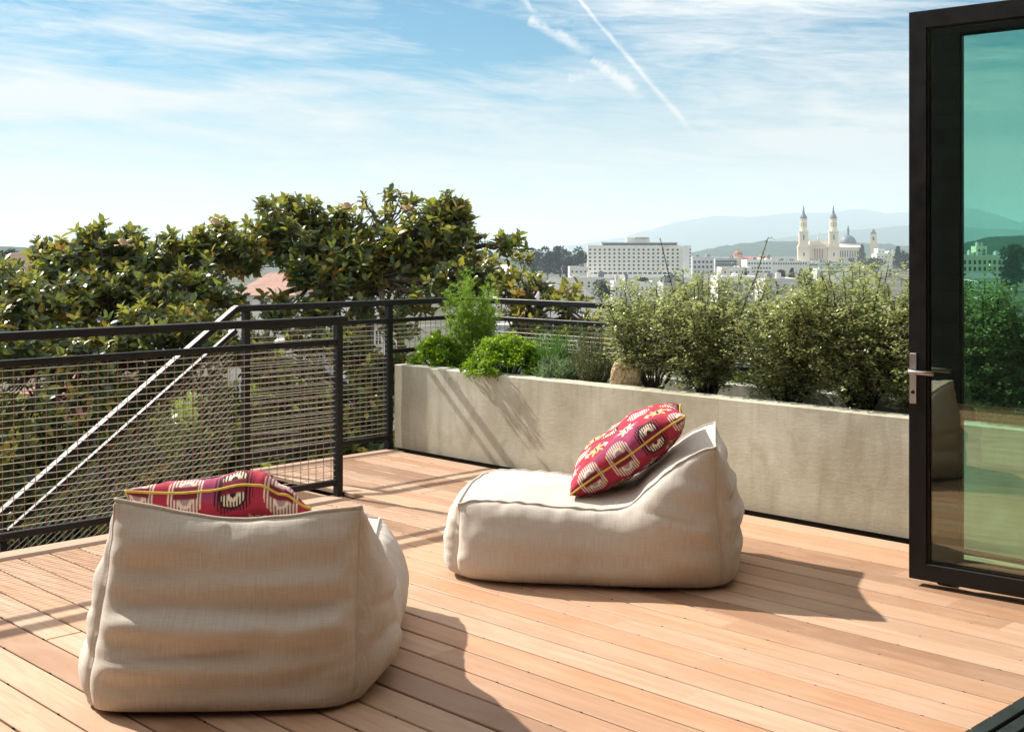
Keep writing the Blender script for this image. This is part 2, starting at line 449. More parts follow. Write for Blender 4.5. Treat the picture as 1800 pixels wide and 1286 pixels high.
# --- far guard on the landing and round the planter, stair handrail
XR, YB = -7.478, 6.88
g = thing('railing', 'black steel railing round the far corner, over the planter and down the stair', 'railing', (XR, YB, 0))
def L(y): return y-YB
ys = 4.715
mb = MB(); mb.box(-.03, .03, L(ys), .03, 1.105, 1.148, bev=.004); rail('handrail', mb, g)
mb = MB(); mb.box(.0305, 6.4, -.03, .03, 1.105, 1.148, bev=.004); rail('handrail', mb, g)
mb = MB(); mb.box(-.016, .016, L(6.099), -.022, .972, 1.004, bev=.003); rail('rail', mb, g)
mb = MB(); mb.box(-.016, .016, L(4.82), L(6.055), .972, 1.004, bev=.003); rail('rail', mb, g)
mb = MB(); mb.box(.0225, 6.4, -.016, .016, .972, 1.004, bev=.003); rail('rail', mb, g)
mb = MB(); mb.box(-.016, .016, L(4.82), L(6.055), .075, .110, bev=.003); rail('rail', mb, g)
mb = MB(); mb.box(-.016, .016, L(6.099), -.022, .735, .768, bev=.003); rail('rail', mb, g)
mb = MB(); mb.box(.0225, 6.4, -.016, .016, .735, .768, bev=.003); rail('rail', mb, g)
for (x, y, zb) in ((0, 4.797, -.25), (0, 6.077, .001), (0, YB, .648), (1.9, YB, .648), (3.8, YB, .648), (5.7, YB, .648)):
    mb = MB(); mb.box(x-.022, x+.022, L(y)-.022, L(y)+.022, zb, 1.1045, bev=.003); rail('post', mb, g)
mb = MB(); wires(mb, (0, L(4.82)), (0, L(6.054)), .112, .970); obj('mesh_panel', mb, [M['zinc'], M['rust']], g)
mb = MB(); wires(mb, (0, L(6.10)), (0, -.023), .770, .970); obj('mesh_panel', mb, [M['zinc'], M['rust']], g)
mb = MB(); wires(mb, (.024, 0), (6.4, 0), .770, .970); obj('mesh_panel', mb, [M['zinc'], M['rust']], g)
SL = .72; RUN = 4.6
def sbar(name, ztop, w, h):
    mb = MB(); mb.bar((0, L(ys), ztop-h/2), (0, L(ys)-RUN, ztop-h/2-SL*RUN), w, h*.85); rail(name, mb, g)
sbar('stair_handrail', 1.148, .06, .045); sbar('rail', .995, .032, .034); 
for y in (3.1, 1.6, .2):
    zt = 1.1-SL*(ys-y)
    mb = MB(); mb.box(-.018, .018, L(y)-.018, L(y)+.018, zt-1.35, zt); rail('post', mb, g)
mb = MB(); wires(mb, (0, L(ys)-.02), (0, L(ys)-RUN), .11, .955, slope=-SL); obj('mesh_panel', mb, [M['zinc'], M['rust']], g)
# --- the stair itself
st = thing('staircase', 'dark timber stair going down from the deck behind the guard', 'staircase', (XE-.02, YL, 0))
m_stair = plain('stair_timber', (.17, .11, .075), .8, .3, 8)
for i in range(16):
    y = -.25*i
    mb = MB(); mb.box(-1.08, -.04, y-.28, y-.004, -.18*(i+1)-.035, -.18*(i+1), bev=.004); obj('tread', mb, m_stair, st)
for x in (-1.115, -.035):
    mb = MB(); mb.bar((x, -.02, -.28), (x, -4.2, -.28-.72*4.18), .03, .24); obj('stringer', mb, M['black'], st)

# ================================================================== BEAN BAG LOUNGERS
PROF = [(0, .368), (.12, .374), (.3, .366), (.48, .352), (.60, .352), (.68, .385), (.756, .462), (.82, .528), (.876, .578), (.94, .622), (1, .648)]
def prof(a):
    xs = [p[0] for p in PROF]; ys_ = [p[1] for p in PROF]
    for i in range(len(xs)-1):
        if a <= xs[i+1]:
            u = (a-xs[i])/(xs[i+1]-xs[i])
            m0 = (ys_[i+1]-ys_[max(0, i-1)])/(xs[i+1]-xs[max(0, i-1)])
            m1 = (ys_[min(len(xs)-1, i+2)]-ys_[i])/(xs[min(len(xs)-1, i+2)]-xs[i]); h = xs[i+1]-xs[i]
            return (2*u**3-3*u*u+1)*ys_[i]+(u**3-2*u*u+u)*h*m0+(-2*u**3+3*u*u)*ys_[i+1]+(u**3-u*u)*h*m1
    return ys_[-1]
def make_bag(label, origin, xdir, W, LEN, seed, side, back, foot, base=.0, skew=.0, lft=1.0, tuck=.055, lift0=0.0, lift1=0.0):
    ang = math.atan2(xdir.y, xdir.x)
    root = thing('lounge_beanbag', label, 'bean bag', origin, ang, 'linen lounge bean bags')
    na, nb, nc = 96, 66, 46
    idx, cube = {}, []
    def vid(i, j, k):
        q = (i, j, k)
        if q not in idx: idx[q] = len(cube); cube.append(q)
        return idx[q]
    faces, fp = [], []
    def panel(f, n, m, kind):
        for p in range(n):
            for q in range(m):
                faces.append((vid(*f(p, q)), vid(*f(p+1, q)), vid(*f(p+1, q+1)), vid(*f(p, q+1)))); fp.append(kind)
    panel(lambda p, q: (p, q, nc), na, nb, 0)
    panel(lambda p, q: (p, 0, q), na, nc, 1)
    panel(lambda p, q: (na-p, nb, q), na, nc, 1)
    panel(lambda p, q: (na, p, q), nb, nc, 2)
    panel(lambda p, q: (0, nb-p, q), nb, nc, 2)
    panel(lambda p, q: (p, nb-q, 0), na, nb, 3)
    sv = Vector((seed*7.3, seed*3.1, seed*5.7))
    V = []
    for (i, j, k) in cube:
        a, b, c = i/na, j/nb, k/nc
        sb = math.sin(math.pi*b)
        bk = smooth(.80, 1, a)
        Tz = prof(a)+.024*sb**.7*(1-smooth(.7, 1, a))-.052*sb**1.2*bk+(lift0*(1-b)+lift1*b)*bk
        Tz -= .012*smooth(.06, 0, a)*(1-.5*sb)
        cc = c**.8
        hc = max(0.0, 4*cc*(1-cc))**.55
        ga = min(1.0, math.sin(math.pi*a)*1.5)**.55 if 0 < a < 1 else 0.0
        sd_ = side if b >= .5 else side*lft
        y = (b-.5)*(W+2*sd_*(.9*ga+.12)*hc)-skew*(1-c)*(1-b)*smooth(0, .8, a)
        x = a*LEN
        sq = math.sqrt(max(0, sb))
        x += (back*hc*(.75*sq+.25)+base*(1-c)**1.3)*smooth(.5, 1, a)
        x -= (foot*hc*(.75*sq+.25)+.4*base*(1-c))*smooth(.5, 0, a)
        uu, vv = abs(2*a-1), abs(2*b-1)
        f9 = (uu**11+vv**11)**(-1/11) if max(uu, vv) > .3 else 1.0
        f9 = min(1.0, f9); f9 = 1-(1-f9)*(hc if c > .35 else 1.0)*min(1, .42+(1-c)*6)
        x = LEN/2+(x-LEN/2)*f9; y *= f9
        # top edge of the back leans very slightly in, ears at the corners
        z = c*Tz
        if c < .2:
            q = (.2-c)/.2; ins = tuck*(1-math.sqrt(max(0, 1-q*q)))
            y *= 1-ins/(W/2); x = LEN/2+(x-LEN/2)*(1-ins/(LEN/2))
        V.append(Vector((x, y, z)))
    me = bpy.data.meshes.new('cover'); me.from_pydata(V, [], faces); me.update()
    nr = [v.normal.copy() for v in me.vertices]
    for n, (i, j, k) in enumerate(cube):
        a, b, c = i/na, j/nb, k/nc; p = V[n]; d = 0.0
        wob = noise.noise(p*1.6+sv)
        if k == nc:
            d += .007*noise.noise(Vector((p.x*6, p.y*4, 0))+sv)
            d += .010*noise.noise(Vector((p.x*14, p.y*2.2, 4))+sv)*smooth(.5, .66, a)*smooth(1, .8, a)
            e = min(b, 1-b)*W
            d += .006*noise.noise(Vector((p.x*26, 0, 9))+sv)*math.exp(-e/.05)
        if k != nc and k != 0:
            env = min(1, 4*c*(1-c)+.1)
            if i in (0, na):                       # back and foot panels: soft horizontal rolls
                amp = (.037 if seed == 2 else .023) if i == na else .010
                e = min(b, 1-b)*W; soft = smooth(0, .12, e)
                ph = (p.z+.03*noise.noise(Vector((p.y*1.6, 8, 0))+sv))*2*math.pi/.132
                d += amp*env*soft*((.40+.35*noise.noise(Vector((p.y*1.1, p.z*3, 3))+sv))*math.sin(ph)+1.35*noise.noise(Vector((p.y*.8, 2, p.z*6.8))+sv))
                d += .008*env*noise.noise(Vector((p.y*3.2, 6, p.z*12))+sv)*soft
                d += .008*noise.noise(Vector((p.y*5, 0, p.z*24))+sv)*math.exp(-((e-.035)/.03)**2)
                vq = abs(noise.noise(Vector((p.y*.75, 11, p.z*5.6))+sv))
                d -= (.016 if i == na else .006)*env*soft*math.exp(-(vq/.055)**2)
            if j in (0, nb):
                e = min(a, 1-a)*LEN; soft = smooth(0, .10, e)
                d += env*soft*(.024*noise.noise(Vector((p.x*2.1, 3, p.z*5.0))+sv)+.010*noise.noise(Vector((p.x*4.5, 3, p.z*10))+sv*2))
                d += .008*noise.noise(Vector((p.x*5, 5, p.z*22))+sv)*math.exp(-((e-.035)/.03)**2)
                vq = abs(noise.noise(Vector((p.x*1.5, 12, p.z*4.2))+sv*1.7))
                d -= .011*env*soft*math.exp(-(vq/.06)**2)*smooth(.3, .8, a)
                d += .006*env*noise.noise(Vector((p.x*9, 12, p.z*2.0))+sv)*smooth(.5, 1, c)
                d += .010*env*soft*math.sin((p.z*1.0+p.x*.35)*2*math.pi/.16)*smooth(.70, 1, a)
            d += .0055*noise.noise(Vector((p.x*22, p.y*22, 0))+sv)*math.exp(-(1-c)*prof(a)/.045)
        d += .003*noise.noise(p*12+sv)
        if c > .04: me.vertices[n].co = p+nr[n]*d
    uvl = me.uv_layers.new(name='UVMap')
    co = [v.co.copy() for v in me.vertices]
    for pi, pol in enumerate(me.polygons):
        kd = fp[pi]
        for li in pol.loop_indices:
            c_ = co[me.loops[li].vertex_index]
            uvl.data[li].uv = (c_.x, c_.y) if kd in (0, 3) else ((c_.x, c_.z) if kd == 1 else (c_.y, c_.z))
    me.polygons.foreach_set('use_smooth', [True]*len(me.polygons))
    me.materials.append(M['fabric']); me.update()
    o = bpy.data.objects.new('cover', me); COL.objects.link(o); o.parent = root
    def uvsm(ob):
        u = ob.data.uv_layers.new(name='UVMap')
        for l in ob.data.loops:
            c_ = ob.data.vertices[l.vertex_index].co; u.data[l.index].uv = (c_.x+c_.y, c_.z+c_.y*.3)
    loop = [co[idx[(i, 0, nc)]] for i in range(na)]+[co[idx[(na, j, nc)]] for j in range(nb)]+[co[idx[(i, nb, nc)]] for i in range(na, 0, -1)]+[co[idx[(0, j, nc)]] for j in range(nb, 0, -1)]
    mb = MB(); mb.tube([p+Vector((0, 0, .002)) for p in loop], .0062, 6, True); uvsm(obj('piping', mb, M['fabric'], root, True))
    for (i, j) in ((0, 0), (0, nb), (na, 0), (na, nb)):
        mb = MB(); mb.tube([co[idx[(i, j, k)]] for k in range(4, nc)], .0030, 5); uvsm(obj('seam', mb, M['fabric'], root, True))
    return root
xd = cw(.988, -.157)
make_bag('cream linen lounge bean bag seen from its side in front of the planter', cw(-.189, 6.201), xd, .80, 1.185, 1, .115, .09, .105, .065, 0, 1.0, .045)
xd2 = cw(.05, -.9987)
make_bag('cream linen lounge bean bag turning its shaded back, on the sunny boards beside the guard', cw(-.996, 5.45), xd2, .835, 1.185, 2, .125, .105, .07, .115, .10, .62, .026, .045, .010)

# ================================================================== KILIM PILLOWS
RED, MAG, PUR, CRM, BLK, YEL = (.41, .030, .060), (.35, .052, .135), (.15, .03, .09), (.76, .66, .50), (.02, .008, .012), (.55, .40, .10)
WIN = (.20, .018, .035)
def kilim(u, v):            # metres on the cloth
    px_, py_ = .172, .108
    row = math.floor(v/py_+.5); rv = v-row*py_
    shift = .5*px_ if row % 2 else 0
    colm = math.floor((u-shift)/px_+.5); ru = u-shift-colm*px_
    bgn = noise.noise(Vector((u*5, v*5, 3)))
    bg = MAG if (math.sin(v*2*math.pi/.34+.8)+bgn) > .9 else RED
    if math.sin(u*9+v*6+2) + bgn > 1.25: bg = PUR
    col = bg
    if row % 2 == 0:                                    # toothed ovals, alternately pale and black
        typ = 1 if (colm+row//2) % 3 == 1 else 0
        r = math.sqrt((ru/.060)**2+(rv/.053)**2)
        q = (u % .0115) < .0060
        if typ == 0:
            if r < .30: col = (.42, .28, .33)
            elif r < .48: col = CRM
            elif r < 1.06 and not q: col = CRM
            elif r < .85: col = (.30, .10, .17)
        else:
            if r < .22: col = BLK
            elif r < .40: col = CRM
            elif r < .74 and q: col = CRM
            elif r < .88: col = BLK
            elif r < 1.2 and q: col = BLK if colm % 3 else WIN
        if abs(rv) < .004 and r < .7: col = WIN
    else:                                               # stepped stars
        sx, sy = abs(ru)/.0088, abs(rv)/.0088
        m_ = math.floor(sx)+math.floor(sy)
        star = m_ < 3 or (abs(sx-sy) < .95 and sx < 3.6) or (sy < .9 and sx < 5.2)
        if star: col = CRM if (colm+row) % 2 else (.62, .47, .22)
        if sx < .55 and sy < 2.2: col = BLK if colm % 2 else WIN
        if 5.4 < sx < 8 and sy < (8-sx): col = CRM if (colm % 2) else (.40, .12, .28)
    return col
def make_pillow(label, mat4, SZ, TH, seed, deform=None, swap=False):
    root = thing('throw_pillow', label, 'pillow', (0, 0, 0), 0, 'kilim throw pillows')
    root.matrix_world = mat4
    n = 230
    sv = Vector((seed*3.7, seed*1.9, seed*4.1))
    hs = SZ/2
    def pos(u, v, s):
        e = .055
        x = u*hs*(1-e*(1-v*v)**1.0*abs(u)**3); y = v*hs*(1-e*(1-u*u)*abs(v)**3)
        th = TH/2*(max(0, (1-u*u))*max(0, (1-v*v)))**.42
        th *= 1+.12*noise.noise(Vector((u*2, v*2, s))+sv)
        edge = min(1-abs(u), 1-abs(v))
        th += .008*noise.noise(Vector((u*6, v*6, s*3))+sv)*min(1, edge*6)
        z = s*th+.012*noise.noise(Vector((u*1.3, v*1.3, 0))+sv)
        # gathered edge puckers
        z += s*.004*math.sin((u if 1-abs(v) < 1-abs(u) else v)*40+3*noise.noise(Vector((u*3, v*3, 1))))*math.exp(-edge*12)*min(1, edge*9)
        p = Vector((x, y, z))
        return deform(u, v, p) if deform else p
    verts, faces, cols, uvs = [], [], [], []
    ids = {}
    for s in (1, -1):
        for i in range(n+1):
            for j in range(n+1):
                u, v = -1+2*i/n, -1+2*j/n
                border = i in (0, n) or j in (0, n)
                if s == -1 and border: ids[(s, i, j)] = ids[(1, i, j)]; continue
                ids[(s, i, j)] = len(verts); verts.append(pos(u, v, s))
                w, h_ = (v*hs, (1-u)*hs*s) if swap else (u*hs, (v+1)*hs*s)
                cols.append(kilim(w+.086*(seed-1)+.03, h_)); uvs.append((w, h_))
        for i in range(n):
            for j in range(n):
                q = (ids[(s, i, j)], ids[(s, i+1, j)], ids[(s, i+1, j+1)], ids[(s, i, j+1)])
                faces.append(q if s == 1 else q[::-1])
    me = bpy.data.meshes.new('cushion'); me.from_pydata(verts, [], faces)
    ca = me.color_attributes.new('Col', 'FLOAT_COLOR', 'POINT')
    ca.data.foreach_set('color', np.array([(*c, 1) for c in cols], dtype=np.float32).ravel())
    ul = me.uv_layers.new(name='UVMap')
    li = np.zeros(len(me.loops), dtype=np.int32); me.loops.foreach_get('vertex_index', li)
    ul.data.foreach_set('uv', np.array(uvs, dtype=np.float32)[li].ravel())
    me.polygons.foreach_set('use_smooth', [True]*len(me.polygons)); me.materials.append(M['kilim']); me.update()
    o = bpy.data.objects.new('cushion', me); COL.objects.link(o); o.parent = root
    ring = [ids[(1, i, 0)] for i in range(0, n, 3)]+[ids[(1, n, j)] for j in range(0, n, 3)]+[ids[(1, i, n)] for i in range(n, 0, -3)]+[ids[(1, 0, j)] for j in range(n, 0, -3)]
    mb = MB(); mb.tube([verts[q] for q in ring], .0050, 7, True); obj('piping', mb, M['piping_yellow'], root, True)
    return root
def frame(u, v, c):
    u = u.normalized(); v = (v-u*v.dot(u)).normalized(); n = u.cross(v)
    m = Matrix((u, v, n)).transposed().to_4x4(); m.translation = c; return m
th = R(34.7)
u = cw(.988*math.cos(th), -.157*math.cos(th), math.sin(th)); v = cw(.157, .988, 0)
edge0, edge1 = at(998, 868, 5.84), at(1196, 733, 5.80)
u = edge1-edge0
make_pillow('red kilim pillow with yellow piping leaning up the far bean bag, wholly in view', frame(u, v, (edge0+edge1)/2+v*.315-Vector((0, 0, .012))), .65, .255, 1)
th = R(38)
u = cw(.05*math.cos(th), -.9987*math.cos(th), math.sin(th)); v = cw(.9987, .05, 0)
def sag(u_, v_, p):
    t_ = [(-1, 0), (-.5, .004), (-.1, .012), (.3, .034), (.45, .032), (.7, -.008), (1, -.075)]
    for (a, b), (c, d) in zip(t_, t_[1:]):
        if v_ <= c+1e-6:
            q = smooth(0, 1, (v_-a)/(c-a)); h = b+(d-b)*q; break
    w = smooth(-1, 1, u_)
    return p+Vector((h*w*.75, 0, h*w*.55))
emid = at(383, 864, 4.50)
make_pillow('red kilim pillow half hidden behind the raised back of the near bean bag', frame(u, v, emid-u*.325), .66, .27, 2, sag, True)

# ================================================================== GLASS DOOR LEAVES AND HOUSE
DOOR = (-2.789, 5.338, 0); DR = math.atan2(.0798, .9966)
d1 = thing('glass_door', 'black framed tinted glass door leaf standing open, with a steel lever handle', 'door', DOOR, DR)
def leaf_frame(mb, x0, x1, y0, y1, z0, z1, s0, s1, b, t_):
    mb.box(x0, x0+s0, y0, y1, z0, z1, bev=.003); mb.box(x1-s1, x1, y0, y1, z0, z1, bev=.003)
    mb.box(x0+s0+.0005, x1-s1-.0005, y0, y1, z0, z0+b, bev=.003); mb.box(x0+s0+.0005, x1-s1-.0005, y0, y1, z1-t_, z1, bev=.003)
    # glazing beads, a little behind the face
    ya = y0+.012
    mb.box(x0+s0-.002, x0+s0+.010, ya, ya+.012, z0+b, z1-t_); mb.box(x1-s1-.010, x1-s1+.002, ya, ya+.012, z0+b, z1-t_)
    mb.box(x0+s0+.0105, x1-s1-.0105, ya+.0005, ya+.012, z0+b-.002, z0+b+.010); mb.box(x0+s0+.0105, x1-s1-.0105, ya+.0005, ya+.012, z1-t_-.010, z1-t_+.002)
mb = MB(); leaf_frame(mb, 0, .965, 0, .062, .030, 2.632, .080, .080, .078, .080); obj('frame', mb, M['door_black'], d1)
box_obj('glass', (.083, .882, .026, .032, .105, 2.555), M['glass'], d1)
hp = MB(); hp.box(.006, .038, -.009, -.0005, .834, 1.066, bev=.003); plate = obj('handle_plate', hp, M['steel'], d1)
mb = MB(); mb.lathe([(.009, -.006), (.009, 0), (.007, .002)], n=14)
o = obj('lock_cylinder', mb, M['black'], plate, True); o.rotation_euler = (R(90), 0, 0); o.location = (.022, -.0115, .888)
mb = MB(); mb.tube([(.022, -.006, .984), (.022, -.045, .984), (.026, -.055, .984), (.036, -.060, .984), (.140, -.062, .982)], [.011, .0105, .0105, .0105, .0100], 12); obj('lever', mb, M['steel'], d1, True)
mb = MB(); mb.box(.006, .038, .0625, .070, .834, 1.066, bev=.002); obj('handle_plate', mb, M['steel'], d1)
mb = MB(); mb.tube([(.022, .068, .984), (.022, .105, .984), (.026, .115, .984), (.036, .120, .984), (.150, .122, .982)], [.011, .0105, .0105, .0105, .0100], 12); obj('lever', mb, M['steel'], d1, True)
d2 = thing('glass_door', 'black framed glass leaf folded flat behind the leaf that has the lever handle', 'door', DOOR, DR)
mb = MB(); leaf_frame(mb, .030, .985, .135, .197, .030, 2.632, .150, .080, .078, .10); obj('frame', mb, M['door_black'], d2)
box_obj('glass', (.183, .902, .160, .166, .105, 2.535), M['glass'], d2)
mb = MB(); mb.box(.1, .16, .08, .16, .0008, .029, bev=.004); mb.box(.78, .84, .08, .16, .0008, .029, bev=.004); obj('guide_shoe', mb, M['black'], d2)
tr = thing('door_track', 'dark ribbed metal threshold of the folding doors at the deck edge', 'threshold', (XH, 0, 0))
m_track = black_metal_mat('track_metal', (.018, .024, .024), .45)
mb = MB()
mb.box(0, .30, -1.45, 7.5, -.10, -.012); 
for a, b, z in ((0, .052, .012), (.066, .118, .012), (.13, .135, .004), (.15, .30, .012)): mb.box(a, b, -1.45, 7.5, -.0115, z, bev=.003)
obj('sill', mb, m_track, tr)
mb = MB(); mb.box(XH+.305, 7, -1.45, 9, -.12, .008)
obj('interior_floor', mb, plain('interior_oak', (.28, .19, .12), .45, .2, 5), kind='structure')
def shingle_mat():
    m, nt, out = new_mat('dark_shingles')
    p = posco(nt)
    br = nd(nt, 'TexBrick', {'Vector': mapping(nt, p, (1, 1, 1), (R(90), 0, 0)), 'Scale': 1.0, 'Brick Width': .19, 'Row Height': .16, 'Mortar Size': .006,
                             'Color1': (.022, .023, .024, 1), 'Color2': (.034, .035, .036, 1), 'Mortar': (.004, .004, .004, 1)})
    prin(nt, out, br.outputs[0], .7, 0, .3, br.outputs[1], .01, .6); return m
def stucco(): return plain('interior_plaster', (.5, .48, .44), .9, .1, 2)
hs = thing('house', 'dark shingled house wing at the back end of the deck, mirrored in the door glass', 'house', (0, 0, 0))
box_obj('wall', (-7.2, 6, -4.5, -1.52, -.4, 4.6), shingle_mat(), hs)
box_obj('roof', (-7.4, XH-.01, -4.7, -1.40, 4.601, 4.72), M['door_black'], hs)
mb = MB(); mb.box(XH, 7.2, -1.519, 9, 2.72, 6.4); mb.box(7.0, 7.2, -1.519, 9, -.3, 2.719); mb.box(XH+.31, 7.0, 8.8, 9, -.3, 2.719); mb.box(XH, XH+.25, 7.6, 9, .013, 2.719)
obj('upper_storey', mb, plain('tan_stucco', (.36, .31, .25), .9, .08, 3), hs)

# ================================================================== PLANTS IN THE PLANTER
ZS = .575
def wx(px, Y):
    k = (px-CX)/F; d = Y/(SS*k+CC); return d*(CC*k-SS), d
def shrub(label, px, Y, w, dp, h, n_stem, seed, name='shrub', tall=0, q0=.17):
    r_ = np.random.default_rng(seed); rd = random.Random(seed)
    X, d = wx(px, Y)
    root = thing(name, label, 'shrub', (X, Y, ZS-.03), 0, 'small leaved shrubs in the planter')
    sm = MB(); P, D, N, Q = [], [], [], []
    for s in range(n_stem):
        a = rd.random()*2*math.pi; rr = math.sqrt(rd.random())
        tgt = Vector((math.cos(a)*rr*w/2, math.sin(a)*rr*dp/2, h*(.78+.24*rd.random())*(1-.16*rr*rr)))
        if s < tall: tgt.z = h*1.20
        p = Vector((rd.uniform(-.03, .03), rd.uniform(-.03, .03), 0)); pts = [p.copy()]
        nseg = 9
        for i in range(1, nseg+1):
            q = i/nseg
            c = Vector((tgt.x*q**.85, tgt.y*q**.85, tgt.z*q))
            c += Vector((rd.uniform(-1, 1), rd.uniform(-1, 1), 0))*.022*math.sin(q*3)
            pts.append(c)
        sm.tube(pts, [.0065*(1-.8*i/nseg)+.0012 for i in range(nseg+1)], 5)
        ntw = 40
        for j in range(ntw):
            q = q0+(1-q0)*(j+rd.random())/ntw
            f = q*nseg; i0 = min(nseg-1, int(f)); b0 = pts[i0].lerp(pts[i0+1], f-i0)
            ta = rd.random()*2*math.pi
            td = Vector((math.cos(ta), math.sin(ta), rd.uniform(-.25, .8))).normalized()
            Lt = rd.uniform(.06, .24)*(1.2-.5*q)
            if s < tall and q > .8: Lt *= .3
            e = b0+td*Lt+Vector((0, 0, rd.uniform(-.02, .02)))
            sm.tube([b0, b0.lerp(e, .5)+Vector((0, 0, .008)), e], [.0016, .0012, .0008], 3)
            nl = int(7+Lt*94)
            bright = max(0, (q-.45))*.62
            tb = rd.uniform(-.16, .22)
            if s < tall and q > .70: nl = 3 if rd.random() < .5 else 1
            for l in range(nl):
                s_ = (l+rd.random())/nl
                pp = b0.lerp(e, s_)+Vector((rd.gauss(0, .010), rd.gauss(0, .010), rd.gauss(0, .010)))
                la = rd.random()*2*math.pi
                ld = (td*.5+Vector((math.cos(la), math.sin(la), rd.uniform(-.5, .7)))).normalized()
                P.append(pp); D.append(ld)
                N.append(Vector((rd.uniform(-.8, .8), rd.uniform(-.8, .8), 1)))
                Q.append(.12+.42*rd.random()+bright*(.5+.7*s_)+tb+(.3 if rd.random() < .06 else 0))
    P = np.array([tuple(v) for v in P]); D = np.array([tuple(v) for v in D]); N = np.array([tuple(v) for v in N])
    Ln = r_.uniform(.013, .024, len(P))
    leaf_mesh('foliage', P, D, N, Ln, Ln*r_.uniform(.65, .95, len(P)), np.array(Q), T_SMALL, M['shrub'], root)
    obj('stem', sm, M['twig'], root)
    return root
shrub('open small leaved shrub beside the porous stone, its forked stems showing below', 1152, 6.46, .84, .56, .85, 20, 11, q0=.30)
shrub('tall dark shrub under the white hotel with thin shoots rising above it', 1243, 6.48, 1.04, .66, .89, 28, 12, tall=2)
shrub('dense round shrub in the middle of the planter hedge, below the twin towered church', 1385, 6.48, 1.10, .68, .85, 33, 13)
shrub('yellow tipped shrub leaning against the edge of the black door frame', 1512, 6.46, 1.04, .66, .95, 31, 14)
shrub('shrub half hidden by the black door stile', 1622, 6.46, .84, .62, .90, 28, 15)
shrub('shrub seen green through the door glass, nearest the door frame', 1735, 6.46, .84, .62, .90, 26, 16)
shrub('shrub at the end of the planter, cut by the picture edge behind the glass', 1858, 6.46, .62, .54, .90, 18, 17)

def parsley(label, px, Y, rad, h, n, seed, fx=0):
    rd = random.Random(seed); r_ = np.random.default_rng(seed)
    X, d = wx(px, Y)
    root = thing('parsley', label, 'herb', (X, Y, ZS-.01), 0, 'parsley clumps')
    sm = MB(); P, D, N, Q = [], [], [], []
    for s in range(n):
        a = rd.random()*2*math.pi; rr = rd.random()**.55
        z = h*(1.05-.75*rr*rr)*rd.uniform(.65, 1.08)
        e = Vector((math.cos(a)*rad*rr+fx*rr, math.sin(a)*rad*rr, z))
        if math.sin(a) < 0: e.y *= 1.1
        b = Vector((e.x*.15, e.y*.15, 0)); mid = b.lerp(e, .55)+Vector((0, 0, h*.18))
        sm.tube([b, mid, e], [.0022, .0018, .0012], 4)
        for l in range(46):
            o_ = Vector((rd.gauss(0, 1), rd.gauss(0, 1), rd.gauss(0, .55)))*.026
            P.append(e+o_); D.append(Vector((rd.gauss(0, 1), rd.gauss(0, 1), rd.gauss(.4, .7)))); N.append(Vector((rd.gauss(0, .9), rd.gauss(0, .9), 1)))
            Q.append(.30+.30*rd.random()+.28*(z/h)+o_.z*7)
    P, D, N = (np.array([tuple(v) for v in q]) for q in (P, D, N))
    Ln = r_.uniform(.013, .026, len(P))
    leaf_mesh('foliage', P, D, N, Ln, Ln*.95, np.array(Q), T_CURL, M['parsley'], root)
    obj('stem', sm, M['parsley'], root)
parsley('bright green curly parsley at the planter end by the railing post', 772, 6.40, .19, .30, 70, 21)
parsley('bright green curly parsley spilling over the rim right of the tall feathery fennel', 893, 6.37, .29, .33, 120, 22)
# fennel
X, d = wx(828, 6.55)
root = thing('fennel', 'tall feathery green fennel rising above the corner of the railing', 'herb', (X, 6.55, ZS-.01))
rd = random.Random(5); sm = MB(); P, D, N, Q = [], [], [], []
for s in range(40):
    a = rd.random()*2*math.pi; rr = rd.random()**.6*.23
    h = rd.uniform(.42, .90)*(1.0-.9*rr)
    tip = Vector((math.cos(a)*rr*1.05+.03, math.sin(a)*rr, h)); b = Vector((math.cos(a)*rr*.35, math.sin(a)*rr*.35, 0))
    pts = [b.lerp(tip, q)+Vector((math.sin(q*5+s)*.01, math.cos(q*4+s)*.01, 0)) for q in (0, .25, .5, .75, 1)]
    sm.tube(pts, [.004, .0035, .003, .002, .001], 5)
    for j in range(34):
        q = .12+.88*rd.random(); i0 = min(3, int(q*4)); c = pts[i0].lerp(pts[i0+1], q*4-i0)
        ta = rd.random()*2*math.pi; td = Vector((math.cos(ta), math.sin(ta), rd.uniform(.3, 1.3))).normalized()
        Lt = rd.uniform(.04, .11)*(1.2-.6*q)
        e = c+td*Lt
        sm.tube([c, e], [.001, .0006], 3)
        br = rd.random()
        for l in range(22):
            pp = c.lerp(e, .2+.85*rd.random())
            P.append(pp); D.append((td+Vector((rd.gauss(0, .8), rd.gauss(0, .8), rd.gauss(0, .6)))).normalized()); N.append(Vector((rd.gauss(0, 1), rd.gauss(0, 1), 1)))
            Q.append(.15+.5*br+.3*q*rd.random())
P, D, N = (np.array([tuple(v) for v in q]) for q in (P, D, N))
Ln = rng.uniform(.014, .034, len(P)); leaf_mesh('foliage', P, D, N, Ln, .0038, np.array(Q), T_BLADE, M['fennel'], root); obj('stem', sm, M['fennel'], root)
